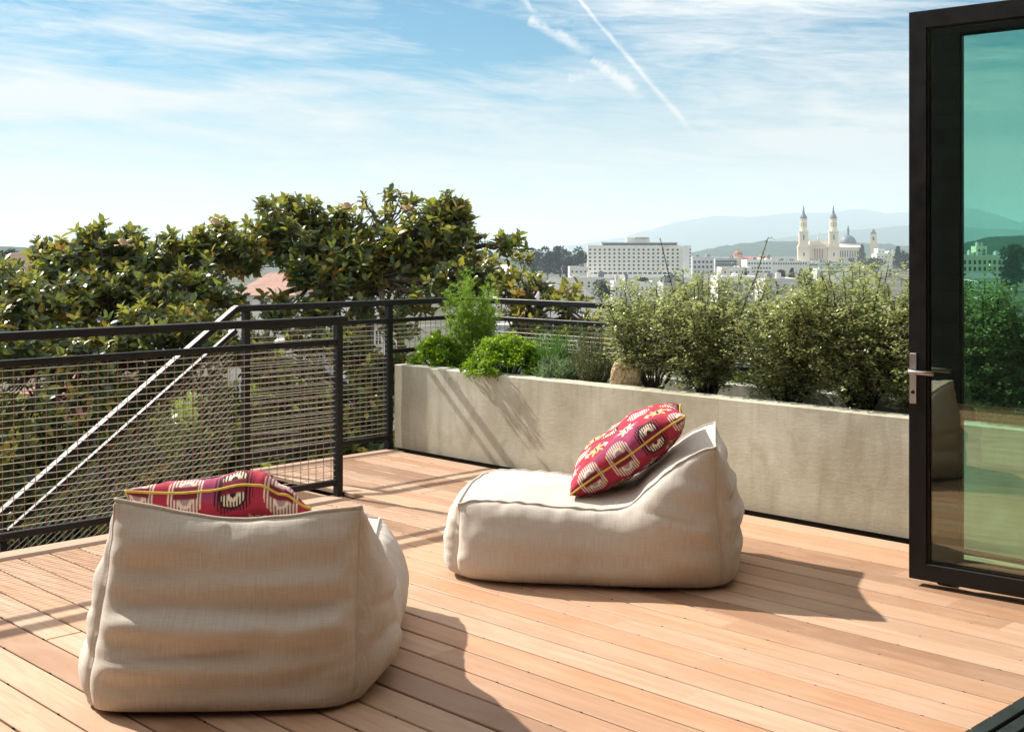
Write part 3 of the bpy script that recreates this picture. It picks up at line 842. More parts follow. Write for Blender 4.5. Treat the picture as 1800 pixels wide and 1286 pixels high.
# low leafy herb at the fennel's foot, with two trailing sprigs
X, d = wx(840, 6.36)
root = thing('oregano', 'small leaved herb at the foot of the fennel, trailing two sprigs over the rim', 'herb', (X, 6.36, ZS))
rd = random.Random(8); sm = MB(); P, D, N, Q = [], [], [], []
for s in range(46):
    a = rd.random()*2*math.pi; rr = .12*math.sqrt(rd.random()); h = rd.uniform(.05, .30)
    e = Vector((math.cos(a)*rr, math.sin(a)*rr*.9, h)); b = e*.2; b.z = 0
    sm.tube([b, e], [.0015, .001], 3)
    for l in range(26):
        pp = b.lerp(e, rd.random()); P.append(pp+Vector((rd.gauss(0, .008), rd.gauss(0, .008), 0))); D.append(Vector((rd.gauss(0, 1), rd.gauss(0, 1), rd.gauss(.2, .5)))); N.append(Vector((rd.gauss(0, .6), rd.gauss(0, .6), 1))); Q.append(rd.random()*.9)
for px0, py0, px1, py1 in ((800, 646, 757, 664), (826, 649, 788, 667)):
    a = Vector((*wx(px0, 6.28)[:1], 6.28, .66)); a = Vector((wx(px0, 6.26)[0], 6.26, .658)); d_ = wx(px1, 6.09)[1]
    b = Vector((wx(px1, 6.085)[0], 6.085, zat(py1, d_))); m_ = a.lerp(b, .5)+Vector((0, 0, .012))
    o_ = Vector((X, 6.36, ZS)); sm.tube([Vector((0, 0, .03)), a-o_, m_-o_, b-o_], [.0016, .0016, .0014, .001], 4)
    for l in range(9):
        q = (l+.5)/9; pp = (a.lerp(m_, q*2) if q < .5 else m_.lerp(b, q*2-1))-o_
        for k_ in range(2): P.append(pp); D.append(Vector((rd.gauss(0, 1), rd.gauss(0, 1), rd.gauss(0, 1)))); N.append(Vector((0, -1, 1))); Q.append(.6+.4*rd.random())
P, D, N = (np.array([tuple(v) for v in q]) for q in (P, D, N))
leaf_mesh('foliage', P, D, N, rng.uniform(.011, .02, len(P)), .011, np.array(Q), T_SMALL, M['fennel'], root); obj('stem', sm, M['twig'], root)
# chives
X, d = wx(968, 6.50)
root = thing('chives', 'dark green clump of thin upright chives behind the grey lavender', 'herb', (X, 6.50, ZS))
rd = random.Random(9); mb = MB(); P, D, N, Q = [], [], [], []
for s in range(330):
    a = rd.random()*2*math.pi; rr = .10*math.sqrt(rd.random()); h = rd.uniform(.2, .43)
    b = Vector((math.cos(a)*rr, math.sin(a)*rr*.7, -.01)); lean = Vector((math.cos(a), math.sin(a), 0))*rd.uniform(0, .14)
    p = b
    for i in range(4):
        q = b+lean*((i+1)/4)**2+Vector((0, 0, h*(i+1)/4-(.05*(i/3)**3 if lean.length > .1 else 0)))
        P.append(p); D.append(q-p); N.append(Vector((rd.gauss(0, 1), rd.gauss(0, 1), .2))); Q.append(rd.random()*.7+.08*i); p = q
P, D, N = (np.array([tuple(v) for v in q]) for q in (P, D, N))
leaf_mesh('blades', P, D, N, np.linalg.norm(D, axis=1)*1.08, .0042, np.array(Q), T_BLADE, M['chive'], root)
def spiky(name, label, px, Y, rad, h, n, mat, seed, nl, ll, lw, flat=.9):
    rd = random.Random(seed); X, d = wx(px, Y)
    root = thing(name, label, 'herb', (X, Y, ZS)); sm = MB(); P, D, N, Q = [], [], [], []
    for s in range(n):
        a = rd.random()*2*math.pi; rr = rd.random()**.6
        e = Vector((math.cos(a)*rad*rr, math.sin(a)*rad*rr*flat, h*rd.uniform(.6, 1.05)*(1-.35*rr*rr))); b = Vector((e.x*.3, e.y*.3, -.01))
        md = b.lerp(e, .5)+Vector((e.x, e.y, 0))*.12
        sm.tube([b, md, e], [.002, .0016, .001], 4); td = (e-md).normalized(); tone = rd.random()
        for l in range(nl):
            q = .15+.85*(l+rd.random())/nl; pp = b.lerp(md, q*2) if q < .5 else md.lerp(e, q*2-1)
            la = rd.random()*2*math.pi; P.append(pp); D.append(td*rd.uniform(.6, 1.4)+Vector((math.cos(la), math.sin(la), rd.uniform(-.2, .4)))*.8); N.append(Vector((rd.gauss(0, 1), rd.gauss(0, 1), .6))); Q.append(.15+.45*tone+.35*q*rd.random())
    P, D, N = (np.array([tuple(v) for v in q]) for q in (P, D, N))
    leaf_mesh('foliage', P, D, N, np.random.default_rng(seed).uniform(.7, 1.2, len(P))*ll, lw, np.array(Q), T_BLADE, mat, root); obj('stem', sm, M['twig'], root)
spiky('lavender', 'low grey green lavender cushion at the rim left of the bushy rosemary', 980, 6.36, .17, .22, 120, M['lavender'], 31, 20, .045, .006)
spiky('rosemary', 'bushy olive green rosemary between the lavender and the porous stone', 1042, 6.42, .20, .40, 110, M['rosemary'], 32, 46, .026, .0042)
spiky('rosemary', 'thin grassy herb clump below the far handrail, behind the rosemary', 1010, 6.62, .2, .42, 40, M['chive'], 33, 14, .07, .0035)
# porous stone
m, nt, out = new_mat('porous_stone')
p = objco(nt); n1 = tex(nt, p, 14, 6, .65); v = nd(nt, 'TexVoronoi', {'Vector': p, 'Scale': 38}).outputs[0]
c = ramp(nt, n1, [(.3, (.34, .245, .14)), (.7, (.66, .53, .35))])
prin(nt, out, mixc(nt, ramp(nt, v, [(.1, .75), (.3, 0)]), c, (.07, .045, .025)), .9, 0, .2, mth(nt, 'ADD', v, n1), .012, .9)
X, d = wx(1102, 6.36)
bm = bmesh.new(); bmesh.ops.create_icosphere(bm, subdivisions=5, radius=1)
for q in bm.verts:
    c_ = q.co; e = 3.2
    f = (abs(c_.x)**e+abs(c_.y)**e+abs(c_.z)**e)**(-1/e)
    c_ *= f; n_ = noise.noise(c_*1.6)*.10+noise.noise(c_*4)*.06; pit = max(0, noise.noise(c_*8+Vector((3, 1, 2)))-.25)*.3
    q.co = Vector((c_.x*.105*(1+n_-pit)*(1-.10*c_.z), c_.y*.052*(1+n_-pit), c_.z*.135*(1+n_*.6-pit*.5)))
me = bpy.data.meshes.new('stone'); bm.to_mesh(me); bm.free(); me.materials.append(m)
o = bpy.data.objects.new('stone', me); COL.objects.link(o); o.location = (X, 6.36, .685); o.rotation_euler = (R(-12), R(4), R(38))
tag(o, 'pitted tan stone standing upright on the planter rim side among the herbs', 'stone')

# ================================================================== MAGNOLIAS BEYOND THE RAILING
def ground_z(d): return -6.0-11.5*smooth(30, 560, d)
def magnolia(label, trunk, fork, blobs, seed, leaf=.106, per=360, tone=0.0, flowers=(), trunk_r=.16):
    rd = random.Random(seed); r_ = np.random.default_rng(seed)
    bx = at(trunk[0], 435, trunk[1]); base = Vector((bx.x, bx.y, ground_z(trunk[1])))
    root = thing('magnolia_tree', label, 'tree', base, 0, 'magnolia trees beyond the railing')
    sm = MB(); fk = at(*fork)
    pts = [base, base.lerp(fk, .35)+Vector((.15, -.1, 0)), base.lerp(fk, .7)+Vector((-.12, .1, 0)), fk]
    sm.tube([p-base for p in pts], [trunk_r*1.3, trunk_r, trunk_r*.85, trunk_r*.7], 9)
    P, D, N, Q, Ls = [], [], [], [], []
    fP, fD, fN = [], [], []
    for (px, py, d, rx, rz) in blobs:
        c = at(px, py, d); ry = rx*.95
        # limb from fork (or trunk, for low blobs)
        s0 = fk if c.z > fk.z-.4 else base.lerp(fk, max(.3, min(.95, (c.z-base.z-.5)/(fk.z-base.z))))
        mid = s0.lerp(c, .5)+Vector((rd.uniform(-.2, .2), rd.uniform(-.2, .2), .12+.1*rd.random()))
        q1 = s0.lerp(mid, .5)+Vector((rd.uniform(-.08, .08), rd.uniform(-.08, .08), .05)); q2 = mid.lerp(c, .5)+Vector((rd.uniform(-.08, .08), rd.uniform(-.08, .08), .04))
        limb = [s0, q1, mid, q2, c]
        r0 = trunk_r*(.34 if rx > .16 else .10)
        sm.tube([p-base for p in limb], [r0, r0*.8, r0*.62, r0*.45, r0*.3], 6)
        n = int(per*(rx*ry*rz)**.667)
        for w in range(n):
            v = unit(r_.normal(size=3)); rr = (.12+.88*rd.random())**.5
            o_ = Vector((v[0]*rx*rr, v[1]*ry*rr, v[2]*rz*rr))
            wob = noise.noise((c+o_)*1.9+Vector((seed, 0, 0)))
            if wob < -.18 and rd.random() < .8: continue
            o_ *= 1+.25*wob
            tip = c+o_; a = limb[rd.choice((2, 3, 4))]
            if rd.random() < .42:
                m2 = a.lerp(tip, .55)+Vector((0, 0, -.05)); sm.tube([a-base, m2-base, tip-base], [.013, .008, .004], 4)
            ax = (Vector(o_).normalized()*.7+Vector((rd.gauss(0, .35), rd.gauss(0, .35), .75))).normalized()
            t1 = ax.orthogonal().normalized(); t2 = ax.cross(t1)
            sm.tube([tip-ax*.16-base, tip+ax*.03-base], [.006, .003], 3)
            nl = rd.randint(7, 11); ph = rd.random()*6.28; wt = rd.gauss(0, .13)+tone
            young = rd.random() < .16
            for l in range(nl):
                aa = ph+l*2.4; el = rd.uniform(-.25, .85)+(.5 if l > nl-4 else 0)
                dr = (t1*math.cos(aa)+t2*math.sin(aa)+ax*el).normalized()
                lp = tip-ax*(.09*(1-l/nl))
                P.append(tuple(lp-base)); D.append(tuple(dr)); N.append(tuple(ax*1.0+Vector((rd.gauss(0, .25), rd.gauss(0, .25), rd.gauss(0, .25)))))
                Q.append(.29+rd.gauss(0, .23)+wt+(.36 if young and l > nl-5 else 0)+(.35 if rd.random() < .03 else 0))
                Ls.append(leaf*rd.uniform(.7, 1.18))
    Ls = np.array(Ls)
    leaf_mesh('crown', np.array(P), np.array(D), np.array(N), Ls, Ls*r_.uniform(.44, .58, len(Ls)), np.array(Q), T_BIG, M['magnolia'], root)
    obj('trunk', sm, M['bark'], root, True)
    for (px, py, d, sz) in flowers:
        c = at(px, py, d); P2, D2, N2 = [], [], []
        for ring, el, nn in ((0, .15, 5), (1, .9, 5)):
            for l in range(nn):
                a = l*2*math.pi/nn+ring*.6
                P2.append((0, 0, 0)); D2.append((math.cos(a), math.sin(a), el)); N2.append((-math.cos(a)*el, -math.sin(a)*el, 1))
        fl = leaf_mesh('flower', np.array(P2), np.array(D2), np.array(N2), sz, sz*.7, np.ones(len(P2)), T_BIG, M['petal'], root)
        fl.location = c-base
magnolia('broad magnolia with bronze backed leaves, lower tree at the left behind the guard', (170, 12.5), (180, 640, 12.2), [(-60, 560, 11.4, .4, .26), (-70, 720, 10.8, .4, .3), (75, 430, 12.3, .13, .10), (118, 432, 12.2, .13, .10), (150, 416, 12.4, .13, .11), (178, 408, 12.5, .12, .11), (226, 412, 12.6, .14, .11), (300, 420, 12.6, .14, .10), (345, 416, 12.6, .15, .10), (388, 398, 12.7, .15, .12), (420, 440, 12.5, .34, .26),
    (10, 500, 11.6, .34, .26), (60, 535, 11.5, .46, .30), (105, 455, 12.2, .36, .20), (170, 450, 12.4, .34, .22), (225, 445, 12.6, .34, .24), (290, 452, 12.4, .40, .24), (350, 440, 12.6, .32, .22), (395, 430, 12.6, .28, .22),
    (150, 510, 12, .46, .30), (230, 520, 12.1, .44, .30), (310, 520, 12.0, .44, .30), (375, 500, 12.2, .34, .26), (25, 600, 11.0, .50, .36), (110, 590, 11.3, .50, .34), (190, 590, 11.5, .48, .34), (270, 590, 11.5, .48, .34), (350, 585, 11.6, .42, .30),
    (410, 520, 12.2, .26, .2), (60, 700, 10.8, .60, .42), (150, 660, 11.0, .5, .34), (25, 800, 10.4, .56, .42), (110, 800, 10.6, .5, .40), (330, 650, 11.6, .36, .26), (70, 900, 10.2, .5, .36), (170, 900, 10.4, .45, .32), (210, 770, 11, .36, .3), (300, 860, 10.8, .38, .26), (20, 960, 10.0, .4, .25), (250, 690, 11.4, .3, .25), (130, 960, 10.2, .4, .2)],
    41, per=620, flowers=[(380, 398, 12.4, .13), (218, 434, 12.2, .13), (14, 540, 11.2, .14), (230, 668, 11, .12)])
magnolia('taller magnolia with a spreading dark crown, standing behind the railing left of the corner', (600, 13.2), (640, 520, 12.9), [
    (466, 356, 12.7, .12, .10), (508, 356, 12.9, .13, .10), (545, 362, 12.8, .14, .10), (602, 372, 12.8, .14, .1), (650, 358, 12.9, .14, .11), (690, 341, 12.9, .14, .10), (722, 352, 12.9, .13, .10), (768, 364, 12.8, .14, .1), (795, 350, 12.7, .13, .10), (815, 354, 12.7, .11, .10), (470, 395, 12.6, .27, .19), (525, 396, 12.9, .28, .20), (580, 402, 12.8, .30, .20), (640, 394, 12.9, .30, .22), (690, 378, 12.9, .27, .20), (745, 388, 12.8, .30, .20), (795, 380, 12.7, .22, .18), (620, 470, 12.4, .26, .18), (590, 500, 12.2, .3, .16), (530, 470, 12.3, .22, .16), (800, 510, 12.2, .3, .2), (650, 500, 12.3, .2, .14), (820, 400, 12.6, .24, .2),
    (450, 430, 12.5, .28, .22), (515, 432, 12.6, .34, .24), (590, 440, 12.6, .34, .22), (660, 430, 12.6, .34, .22), (730, 430, 12.5, .38, .26), (790, 432, 12.5, .34, .26), (850, 415, 12.7, .24, .18), (890, 430, 12.6, .22, .16),
    (700, 480, 12.4, .34, .20), (770, 490, 12.3, .36, .24), (560, 480, 12.4, .22, .16), (730, 525, 12.2, .3, .18), (840, 470, 12.3, .26, .2), (470, 545, 12.1, .3, .2), (560, 545, 12.2, .34, .18), (650, 540, 12.2, .34, .16), (560, 590, 11.8, .38, .18),
    (700, 580, 12, .34, .18), (640, 640, 11.8, .34, .22), (470, 640, 11.6, .3, .22), (400, 720, 11.3, .34, .26), (560, 700, 11.6, .3, .22), (660, 720, 11.6, .28, .24), (450, 800, 11.2, .42, .22), (620, 790, 11.4, .4, .24), (600, 600, 11.9, .34, .2), (520, 650, 11.7, .34, .22), (700, 650, 11.9, .3, .22), (430, 610, 11.8, .3, .2), (560, 745, 11.5, .34, .22), (690, 780, 11.6, .26, .2), (330, 940, 10.6, .4, .22), (380, 790, 11, .36, .28), (520, 775, 11.5, .25, .2)],
    42, per=650, tone=-.05, flowers=[(610, 370, 12.6, .13), (716, 372, 12.6, .11)])
magnolia('thin low magnolia with yellowing leaves behind the feathery fennel and far handrail', (930, 12.2), (925, 600, 12.0), [
    (880, 470, 12.0, .24, .18), (900, 510, 11.8, .32, .22), (950, 505, 11.8, .30, .2), (985, 520, 11.6, .28, .2), (1005, 545, 11.5, .22, .16), (900, 560, 11.6, .34, .18), (965, 560, 11.5, .34, .2), (1030, 570, 11.3, .25, .18), (920, 610, 11.4, .36, .2), (1000, 620, 11.3, .36, .2), (1060, 610, 11.2, .3, .2), (925, 455, 12.2, .14, .1)],
    43, leaf=.085, per=330, tone=.17, trunk_r=.08)

# ================================================================== THE CITY
def wallm(name, c, rough=.85): return plain(name, c, rough, .10, .35)
W_CREAM = wallm('cream_wall', (.80, .76, .69)); W_WHITE = wallm('white_wall', (.83, .81, .77)); W_LAV = wallm('lavender_grey_wall', (.60, .57, .57))
W_SALMON = wallm('salmon_wall', (.68, .46, .35)); W_PALE = wallm('pale_stone_wall', (.72, .68, .61)); W_BRICK = wallm('brick_red_wall', (.36, .15, .10))
W_CHURCH = wallm('church_stone', (.80, .66, .47)); W_GREY = wallm('grey_wall', (.46, .46, .46)); W_YEL = wallm('cream_yellow_wall', (.78, .69, .48))
R_RED = plain('red_tile_roof', (.34, .13, .09), .85, .25, 2); R_GREY = plain('grey_roof', (.20, .20, .21), .85, .25, 1.2); R_PALE = plain('pale_flat_roof', (.50, .48, .45), .9, .2, .6)
R_LEAD = plain('lead_dome', (.10, .125, .145), .55, .25, .5); R_TAN = plain('faded_red_roof', (.34, .20, .16), .9, .25, 1.5)
WIN_D = plain('dark_window', (.035, .04, .045), .15, .2, 1); WIN_G = plain('grey_glass', (.12, .15, .17), .15, .25, .6); SASH = plain('white_sash', (.62, .6, .57), .6, .1, 5)
def win_mesh(w, h, framed):
    mb = MB(); mb.box(-w/2, w/2, -.045, .02, -h/2, h/2)
    if framed:
        t_ = .07
        for a in (-w/2-t_, w/2): mb.box(a, a+t_, -.09, .02, -h/2-t_, h/2+t_, 1)
        for a in (-h/2-t_, h/2): mb.box(-w/2, w/2, -.09, .02, a, a+t_, 1)
        mb.box(-.025, .025, -.06, .02, -h/2, h/2, 1); mb.box(-w/2, -.026, -.06, .02, -.025, .025, 1); mb.box(.026, w/2, -.06, .02, -.025, .025, 1)
    me = bpy.data.meshes.new('window'); me.from_pydata(mb.v, [], mb.f); me.materials.append(WIN_D); me.materials.append(SASH)
    me.polygons.foreach_set('material_index', mb.mi); me.update(); return me
def windows(root, x0, x1, z0, z1, nc, nr, fw, fh, y=0.0, side=None, framed=False, limit=100, mat=None):
    cw_, rh = (x1-x0)/nc, (z1-z0)/nr
    me = win_mesh(cw_*fw, rh*fh, framed)
    if mat: me.materials[0] = mat
    cells = [(r, c) for r in range(nr-1, -1, -1) for c in range(nc)]
    for r, c in cells[:limit]:
        o = bpy.data.objects.new('window', me); COL.objects.link(o); o.parent = root
        u, z = x0+cw_*(c+.5), z0+rh*(r+.5)
        if side is None: o.location = (u, y, z)
        else: o.location = (side, u, z); o.rotation_euler = (0, 0, R(90))
    if cells[limit:]:
        mb = MB()
        for r, c in cells[limit:]:
            u, z = x0+cw_*(c+.5), z0+rh*(r+.5); mb.box(u-cw_*fw/2, u+cw_*fw/2, y-.045, y+.02, z-rh*fh/2, z+rh*fh/2)
        obj('window_bank', mb, mat or WIN_D, root, kind='stuff')
class Bld:
    def __init__(s, name, label, cat, px0, px1, d, rot=0.0, group=None):
        s.d, s.x0, s.x1 = d, xat(px0, d), xat(px1, d); s.cx = (s.x0+s.x1)/2; s.W = s.x1-s.x0
        s.zb = ground_z(d)-1.0
        s.root = thing(name, label, cat, cw(s.cx, d, s.zb), YAW+rot, group)
    def X(s, px): return xat(px, s.d)-s.cx
    def Z(s, py): return zat(py, s.d)-s.zb
def simple(label, px0, px1, ytop, d, dep, wall, roof=R_PALE, win=None, rot=0.0, gable=None, name='building', cat='building', group='buildings across the city', framed=False, para=.35):
    b = Bld(name, label, cat, px0, px1, d, rot, group); h = b.Z(ytop); w = b.W/2
    mb = MB(); mb.box(-w, w, 0, dep, 0, h)
    if gable is None: 
        for a in ((-w, w, 0, .25), (-w, w, dep-.25, dep), (-w, -w+.25, .251, dep-.251), (w-.25, w, .251, dep-.251)): mb.box(a[0], a[1], a[2], a[3], h+.001, h+para)
    obj('wall', mb, wall, b.root)
    if gable is None:
        rd = random.Random(int(px0*13+px1)); mb = MB(); mb.box(-w+.252, w-.252, .252, dep-.252, h+.002, h+.05); obj('roof', mb, roof, b.root)
        for k_ in range(3 + int(w > 8)*3 if d > 100 else 0):
            a_, c_, e_ = rd.uniform(.25, min(2.2, w*.2)), rd.uniform(.3, 1.6), rd.uniform(.5, 1.9); ux = rd.uniform(-w*.8, w*.8); uy = rd.uniform(dep*.2, dep*.7)
            mb = MB(); mb.box(ux-a_, ux+a_, uy-c_, uy+c_, h+.051, h+para+e_); mb.box(ux-a_*.5, ux+a_*.3, uy-c_*.5, uy+c_*.4, h+para+e_+.01, h+para+e_*1.2+.02); obj('roof_unit', mb, rd.choice((R_GREY, R_PALE, WIN_G, wall)), b.root)
    else:
        rm = MB(); e = .35; g = gable
        rm.add([(-w-e, -e, h-.05), (w+e, -e, h-.05), (w+e, dep+e, h-.05), (-w-e, dep+e, h-.05), (-w-e if g[1] else -w*.35, dep/2, h+g[0]), (w+e if g[1] else w*.35, dep/2, h+g[0])],
               [(0, 1, 5, 4), (2, 3, 4, 5), (1, 2, 5), (3, 0, 4), (3, 2, 1, 0)])
        obj('roof', rm, roof, b.root)
    for q in (win or []):
        nc, nr, ya, yb, fw, fh = q[:6]; xa, xb = (b.X(q[6]), b.X(q[7])) if len(q) > 6 else (-w*.94, w*.94)
        windows(b.root, xa, xb, b.Z(yb), b.Z(ya), nc, nr, fw, fh, framed=framed)
    return b
# --- the white hotel
b = Bld('hotel', 'long white slab hotel with a grid of square windows and a penthouse', 'hotel', 1033, 1199, 600, R(-3))
w = b.W/2; h = b.Z(431)
mb = MB(); mb.box(-w, w, 0, 17, 0, h); obj('wall', mb, W_CREAM, b.root)
mb = MB(); mb.box(w+.01, b.X(1214), -1.6, 19, 0, b.Z(431.5)); obj('stair_tower', mb, W_WHITE, b.root)
mb = MB(); mb.box(b.X(1059), b.X(1190), 1.2, 15, h+.01, b.Z(428)); obj('penthouse', mb, WIN_G, b.root)
mb = MB(); mb.box(b.X(1056.5), b.X(1191), .2, 16, b.Z(428)+.01, b.Z(425.8)); obj('roof', mb, R_PALE, b.root)
mb = MB(); mb.box(b.X(1102), b.X(1142.5), 3, 13, b.Z(425.8)+.01, b.Z(417.5)); mb.box(b.X(1116), b.X(1140), 2, 14, b.Z(417.5)+.01, b.Z(416.6)); obj('lift_house', mb, W_PALE, b.root)
windows(b.root, b.X(1033.2), b.X(1195), b.Z(476), b.Z(435.5), 19, 6, .40, .47, limit=90)
windows(b.root, b.X(1034), b.X(1190), b.Z(482.6), b.Z(477.5), 18, 1, .7, .62, limit=10)
windows(b.root, b.X(1210.5), b.X(1213.5), b.Z(471), b.Z(435.5), 1, 6, .7, .45, y=-1.6)
mb = MB(); mb.box(-w-3, w+14, -9, -.1, 0, b.Z(487)); obj('podium', mb, W_PALE, b.root)
# --- the twin towered church
b = Bld('church', 'cream church with two spired bell towers and a grey dome', 'church', 1404, 1476, 1400, R(-9))
rt = b.root
def tower(pxc):
    c = b.X(pxc); q = xat(901, 1400)-xat(900, 1400)
    mb = MB()
    def blk(hw, z0, z1, y0=0.0): mb.box(c-hw*q, c+hw*q, 6.4-hw*q, 6.4+hw*q, z0, z1)
    blk(10.2, 0, b.Z(436)); blk(11.0, b.Z(436)+.01, b.Z(433.5)); blk(9.4, b.Z(433.5)+.01, b.Z(429.5)); blk(7.8, b.Z(429.5)+.01, b.Z(408.5)); blk(8.4, b.Z(408.5)+.01, b.Z(406.5))
    mb.lathe([(7.4*q, b.Z(406.5)+.01), (7.2*q, b.Z(403)), (6.5*q, b.Z(402)), (6.5*q, b.Z(387)), (7.0*q, b.Z(386)), (7.0*q, b.Z(384.5)), (5.6*q, b.Z(384.4))], c, 6.4, 8, rot=R(22.5))
    tw = obj('bell_tower', mb, W_CHURCH, rt)
    sp = MB(); sp.lathe([(6.3*q, b.Z(384.3)), (5.9*q, b.Z(381)), (4.0*q, b.Z(377)), (2.4*q, b.Z(375)), (2.0*q, b.Z(371)), (1.5*q, b.Z(370)), (1.1*q, b.Z(366)), (.3*q, b.Z(360))], c, 6.4, 10); obj('spire', sp, R_LEAD, tw)
    for (yy, ww, hh, yf) in ((447, 2.4, 6.5, 10.2), (417, 2.4, 9, 7.8)):
        me = win_mesh(ww*q, hh*q, False); o = bpy.data.objects.new('window', me); COL.objects.link(o); o.parent = tw; o.location = (c, 6.4-yf*q, b.Z(yy))
    for k in (-1, 0, 1):
        me = win_mesh(1.3*q, 8*q, False); o = bpy.data.objects.new('window', me); COL.objects.link(o); o.parent = tw
        aa = R(45*k); o.location = (c+math.sin(aa)*6.05*q, 6.4-math.cos(aa)*6.05*q, b.Z(394.5)); o.rotation_euler = (0, 0, aa)
tower(1413.8); tower(1465.2)
q = xat(901, 1400)-xat(900, 1400)
mb = MB(); xa, xb = b.X(1424.3), b.X(1454.7)
mb.box(xa, xb, 5, 60, 0, b.Z(431)); mb.box(xa, xb, 4.2, 6, b.Z(436), b.Z(433.5)); mb.box(xa+.3, xb-.3, 8, 60, b.Z(431)+.01, b.Z(424))
mb.add([(xa+3*q, 3.4, b.Z(431)+.01), (xb-3*q, 3.4, b.Z(431)+.01), (b.X(1439.5), 3.4, b.Z(424)), (xa+3*q, 6, b.Z(431)+.01), (xb-3*q, 6, b.Z(431)+.01), (b.X(1439.5), 6, b.Z(424))], [(0, 1, 2), (5, 4, 3), (0, 3, 4, 1), (1, 4, 5, 2), (2, 5, 3, 0)])
mb.lathe([(2.2*q, b.Z(424)), (1.8*q, b.Z(419)), (1.1*q, b.Z(415)), (.3*q, b.Z(409))], b.X(1439.5), 4.6, 8)
obj('wall', mb, W_CHURCH, rt)
mb = MB(); mb.box(xa+6*q, xb-6*q, 4.6, 5.2, b.Z(455), b.Z(437)); obj('portico', mb, W_BRICK, rt)
for k in range(5):
    mb = MB(); mb.lathe([(1.0*q, b.Z(456)), (.8*q, b.Z(454)), (.75*q, b.Z(438)), (1.0*q, b.Z(436.3))], xa+(6.5+4.3*k)*q, 3.8, 10); obj('column', mb, W_CHURCH, rt, True)
mb = MB(); mb.box(b.X(1398), b.X(1482), -6, 3, 0, b.Z(458)); obj('steps', mb, W_PALE, rt)
mb = MB(); mb.box(b.X(1475), b.X(1516), 14, 62, 0, b.Z(437)); mb.box(b.X(1474.5), b.X(1517), 13.6, 62.4, b.Z(437)+.01, b.Z(434.5)); obj('nave', mb, W_CHURCH, rt)
mb = MB(); mb.add([(b.X(1475), 14, b.Z(434.4)), (b.X(1516), 14, b.Z(434.4)), (b.X(1516), 62, b.Z(434.4)), (b.X(1475), 62, b.Z(434.4)), (b.X(1477), 38, b.Z(429)), (b.X(1512), 38, b.Z(429))], [(0, 1, 5, 4), (2, 3, 4, 5), (1, 2, 5), (3, 0, 4)]); obj('roof', mb, R_PALE, rt)
windows(rt, b.X(1476), b.X(1510), b.Z(452), b.Z(440), 8, 1, .5, .95, y=14)
mb = MB(); mb.lathe([(15.2*q, b.Z(434)), (15.2*q, b.Z(429)), (14.6*q, b.Z(428.5))], b.X(1496), 40, 20); dr = obj('drum', mb, W_CHURCH, rt)
mb = MB(); mb.lathe([(14.8*q*math.cos(R(a)), b.Z(428.4)+14.8*q*1.08*math.sin(R(a))) for a in range(0, 86, 7)], b.X(1496), 40, 24); dm = obj('dome', mb, R_LEAD, rt, True)
mb = MB(); mb.lathe([(2.6*q, b.Z(413)), (2.6*q, b.Z(411.5)), (1.8*q, b.Z(411)), (1.8*q, b.Z(403.5)), (2.6*q, b.Z(403)), (1.6*q, b.Z(400.5)), (.3*q, b.Z(395))], b.X(1496), 40, 12); obj('lantern', mb, R_LEAD, dm)
# --- campanile
b = Bld('bell_tower', 'separate square cream bell tower with a pyramid roof, right of the grey dome', 'tower', 1528.5, 1542, 1430, R(-20))
w = b.W/2*.86
mb = MB(); mb.box(-w, w, 0, 2*w, 0, b.Z(427)); mb.box(-w*1.06, w*1.06, -w*.06, 2.06*w, b.Z(427)+.01, b.Z(425.5)); mb.box(-w*.9, w*.9, w*.1, w*1.9, b.Z(425.5)+.01, b.Z(411.5)); obj('wall', mb, W_CHURCH, b.root)
mb = MB(); mb.lathe([(w*1.32, b.Z(411.5)+.01), (.1, b.Z(401.5))], 0, w, 4, rot=R(45)); obj('roof', mb, R_LEAD, b.root)
windows(b.root, -w*.3, w*.3, b.Z(423), b.Z(416), 1, 1, 1, .9, y=w*.1)
# --- mission style hall
b = Bld('mission_hall', 'salmon hall with a red tiled roof and an octagonal red topped turret', 'building', 1306, 1350, 1050, 0)
w = b.W/2; q = xat(901, 1050)-xat(900, 1050)
mb = MB(); mb.box(-w, w, 0, 16, 0, b.Z(455.5)); mb.box(b.X(1289), b.X(1312), -3, 12, 0, b.Z(459)); obj('wall', mb, W_SALMON, b.root)
mb = MB(); mb.add([(-w-.5, -.6, b.Z(455.5)), (w+.5, -.6, b.Z(455.5)), (w+.5, 16.6, b.Z(455.5)), (-w-.5, 16.6, b.Z(455.5)), (-w+2, 8, b.Z(451)), (w-2, 8, b.Z(451))], [(0, 1, 5, 4), (2, 3, 4, 5), (1, 2, 5), (3, 0, 4), (3, 2, 1, 0)]); obj('roof', mb, R_RED, b.root)
mb = MB(); mb.lathe([(8.2*q, b.Z(460)), (8.2*q, b.Z(449)), (8.8*q, b.Z(448.6)), (8.8*q, b.Z(448))], b.X(1299), 4, 8, rot=R(22.5)); tq = obj('turret', mb, W_SALMON, b.root)
mb = MB(); mb.lathe([(8.9*q, b.Z(447.9)), (7.2*q, b.Z(444)), (4*q, b.Z(441.5)), (1.2*q, b.Z(440.6)), (.9*q, b.Z(438.5)), (.2*q, b.Z(437))], b.X(1299), 4, 8, rot=R(22.5)); obj('roof', mb, R_RED, tq)
mb = MB(); mb.lathe([(3.4*q, b.Z(458)), (3.4*q, b.Z(449.5)), (3.7*q, b.Z(449.3)), (2.6*q, b.Z(446.8)), (.2*q, b.Z(445.3))], b.X(1352), 4, 8, rot=R(22.5)); obj('turret', mb, R_TAN, b.root)
windows(b.root, b.X(1306), b.X(1344), b.Z(463), b.Z(458), 6, 1, .4, .8)
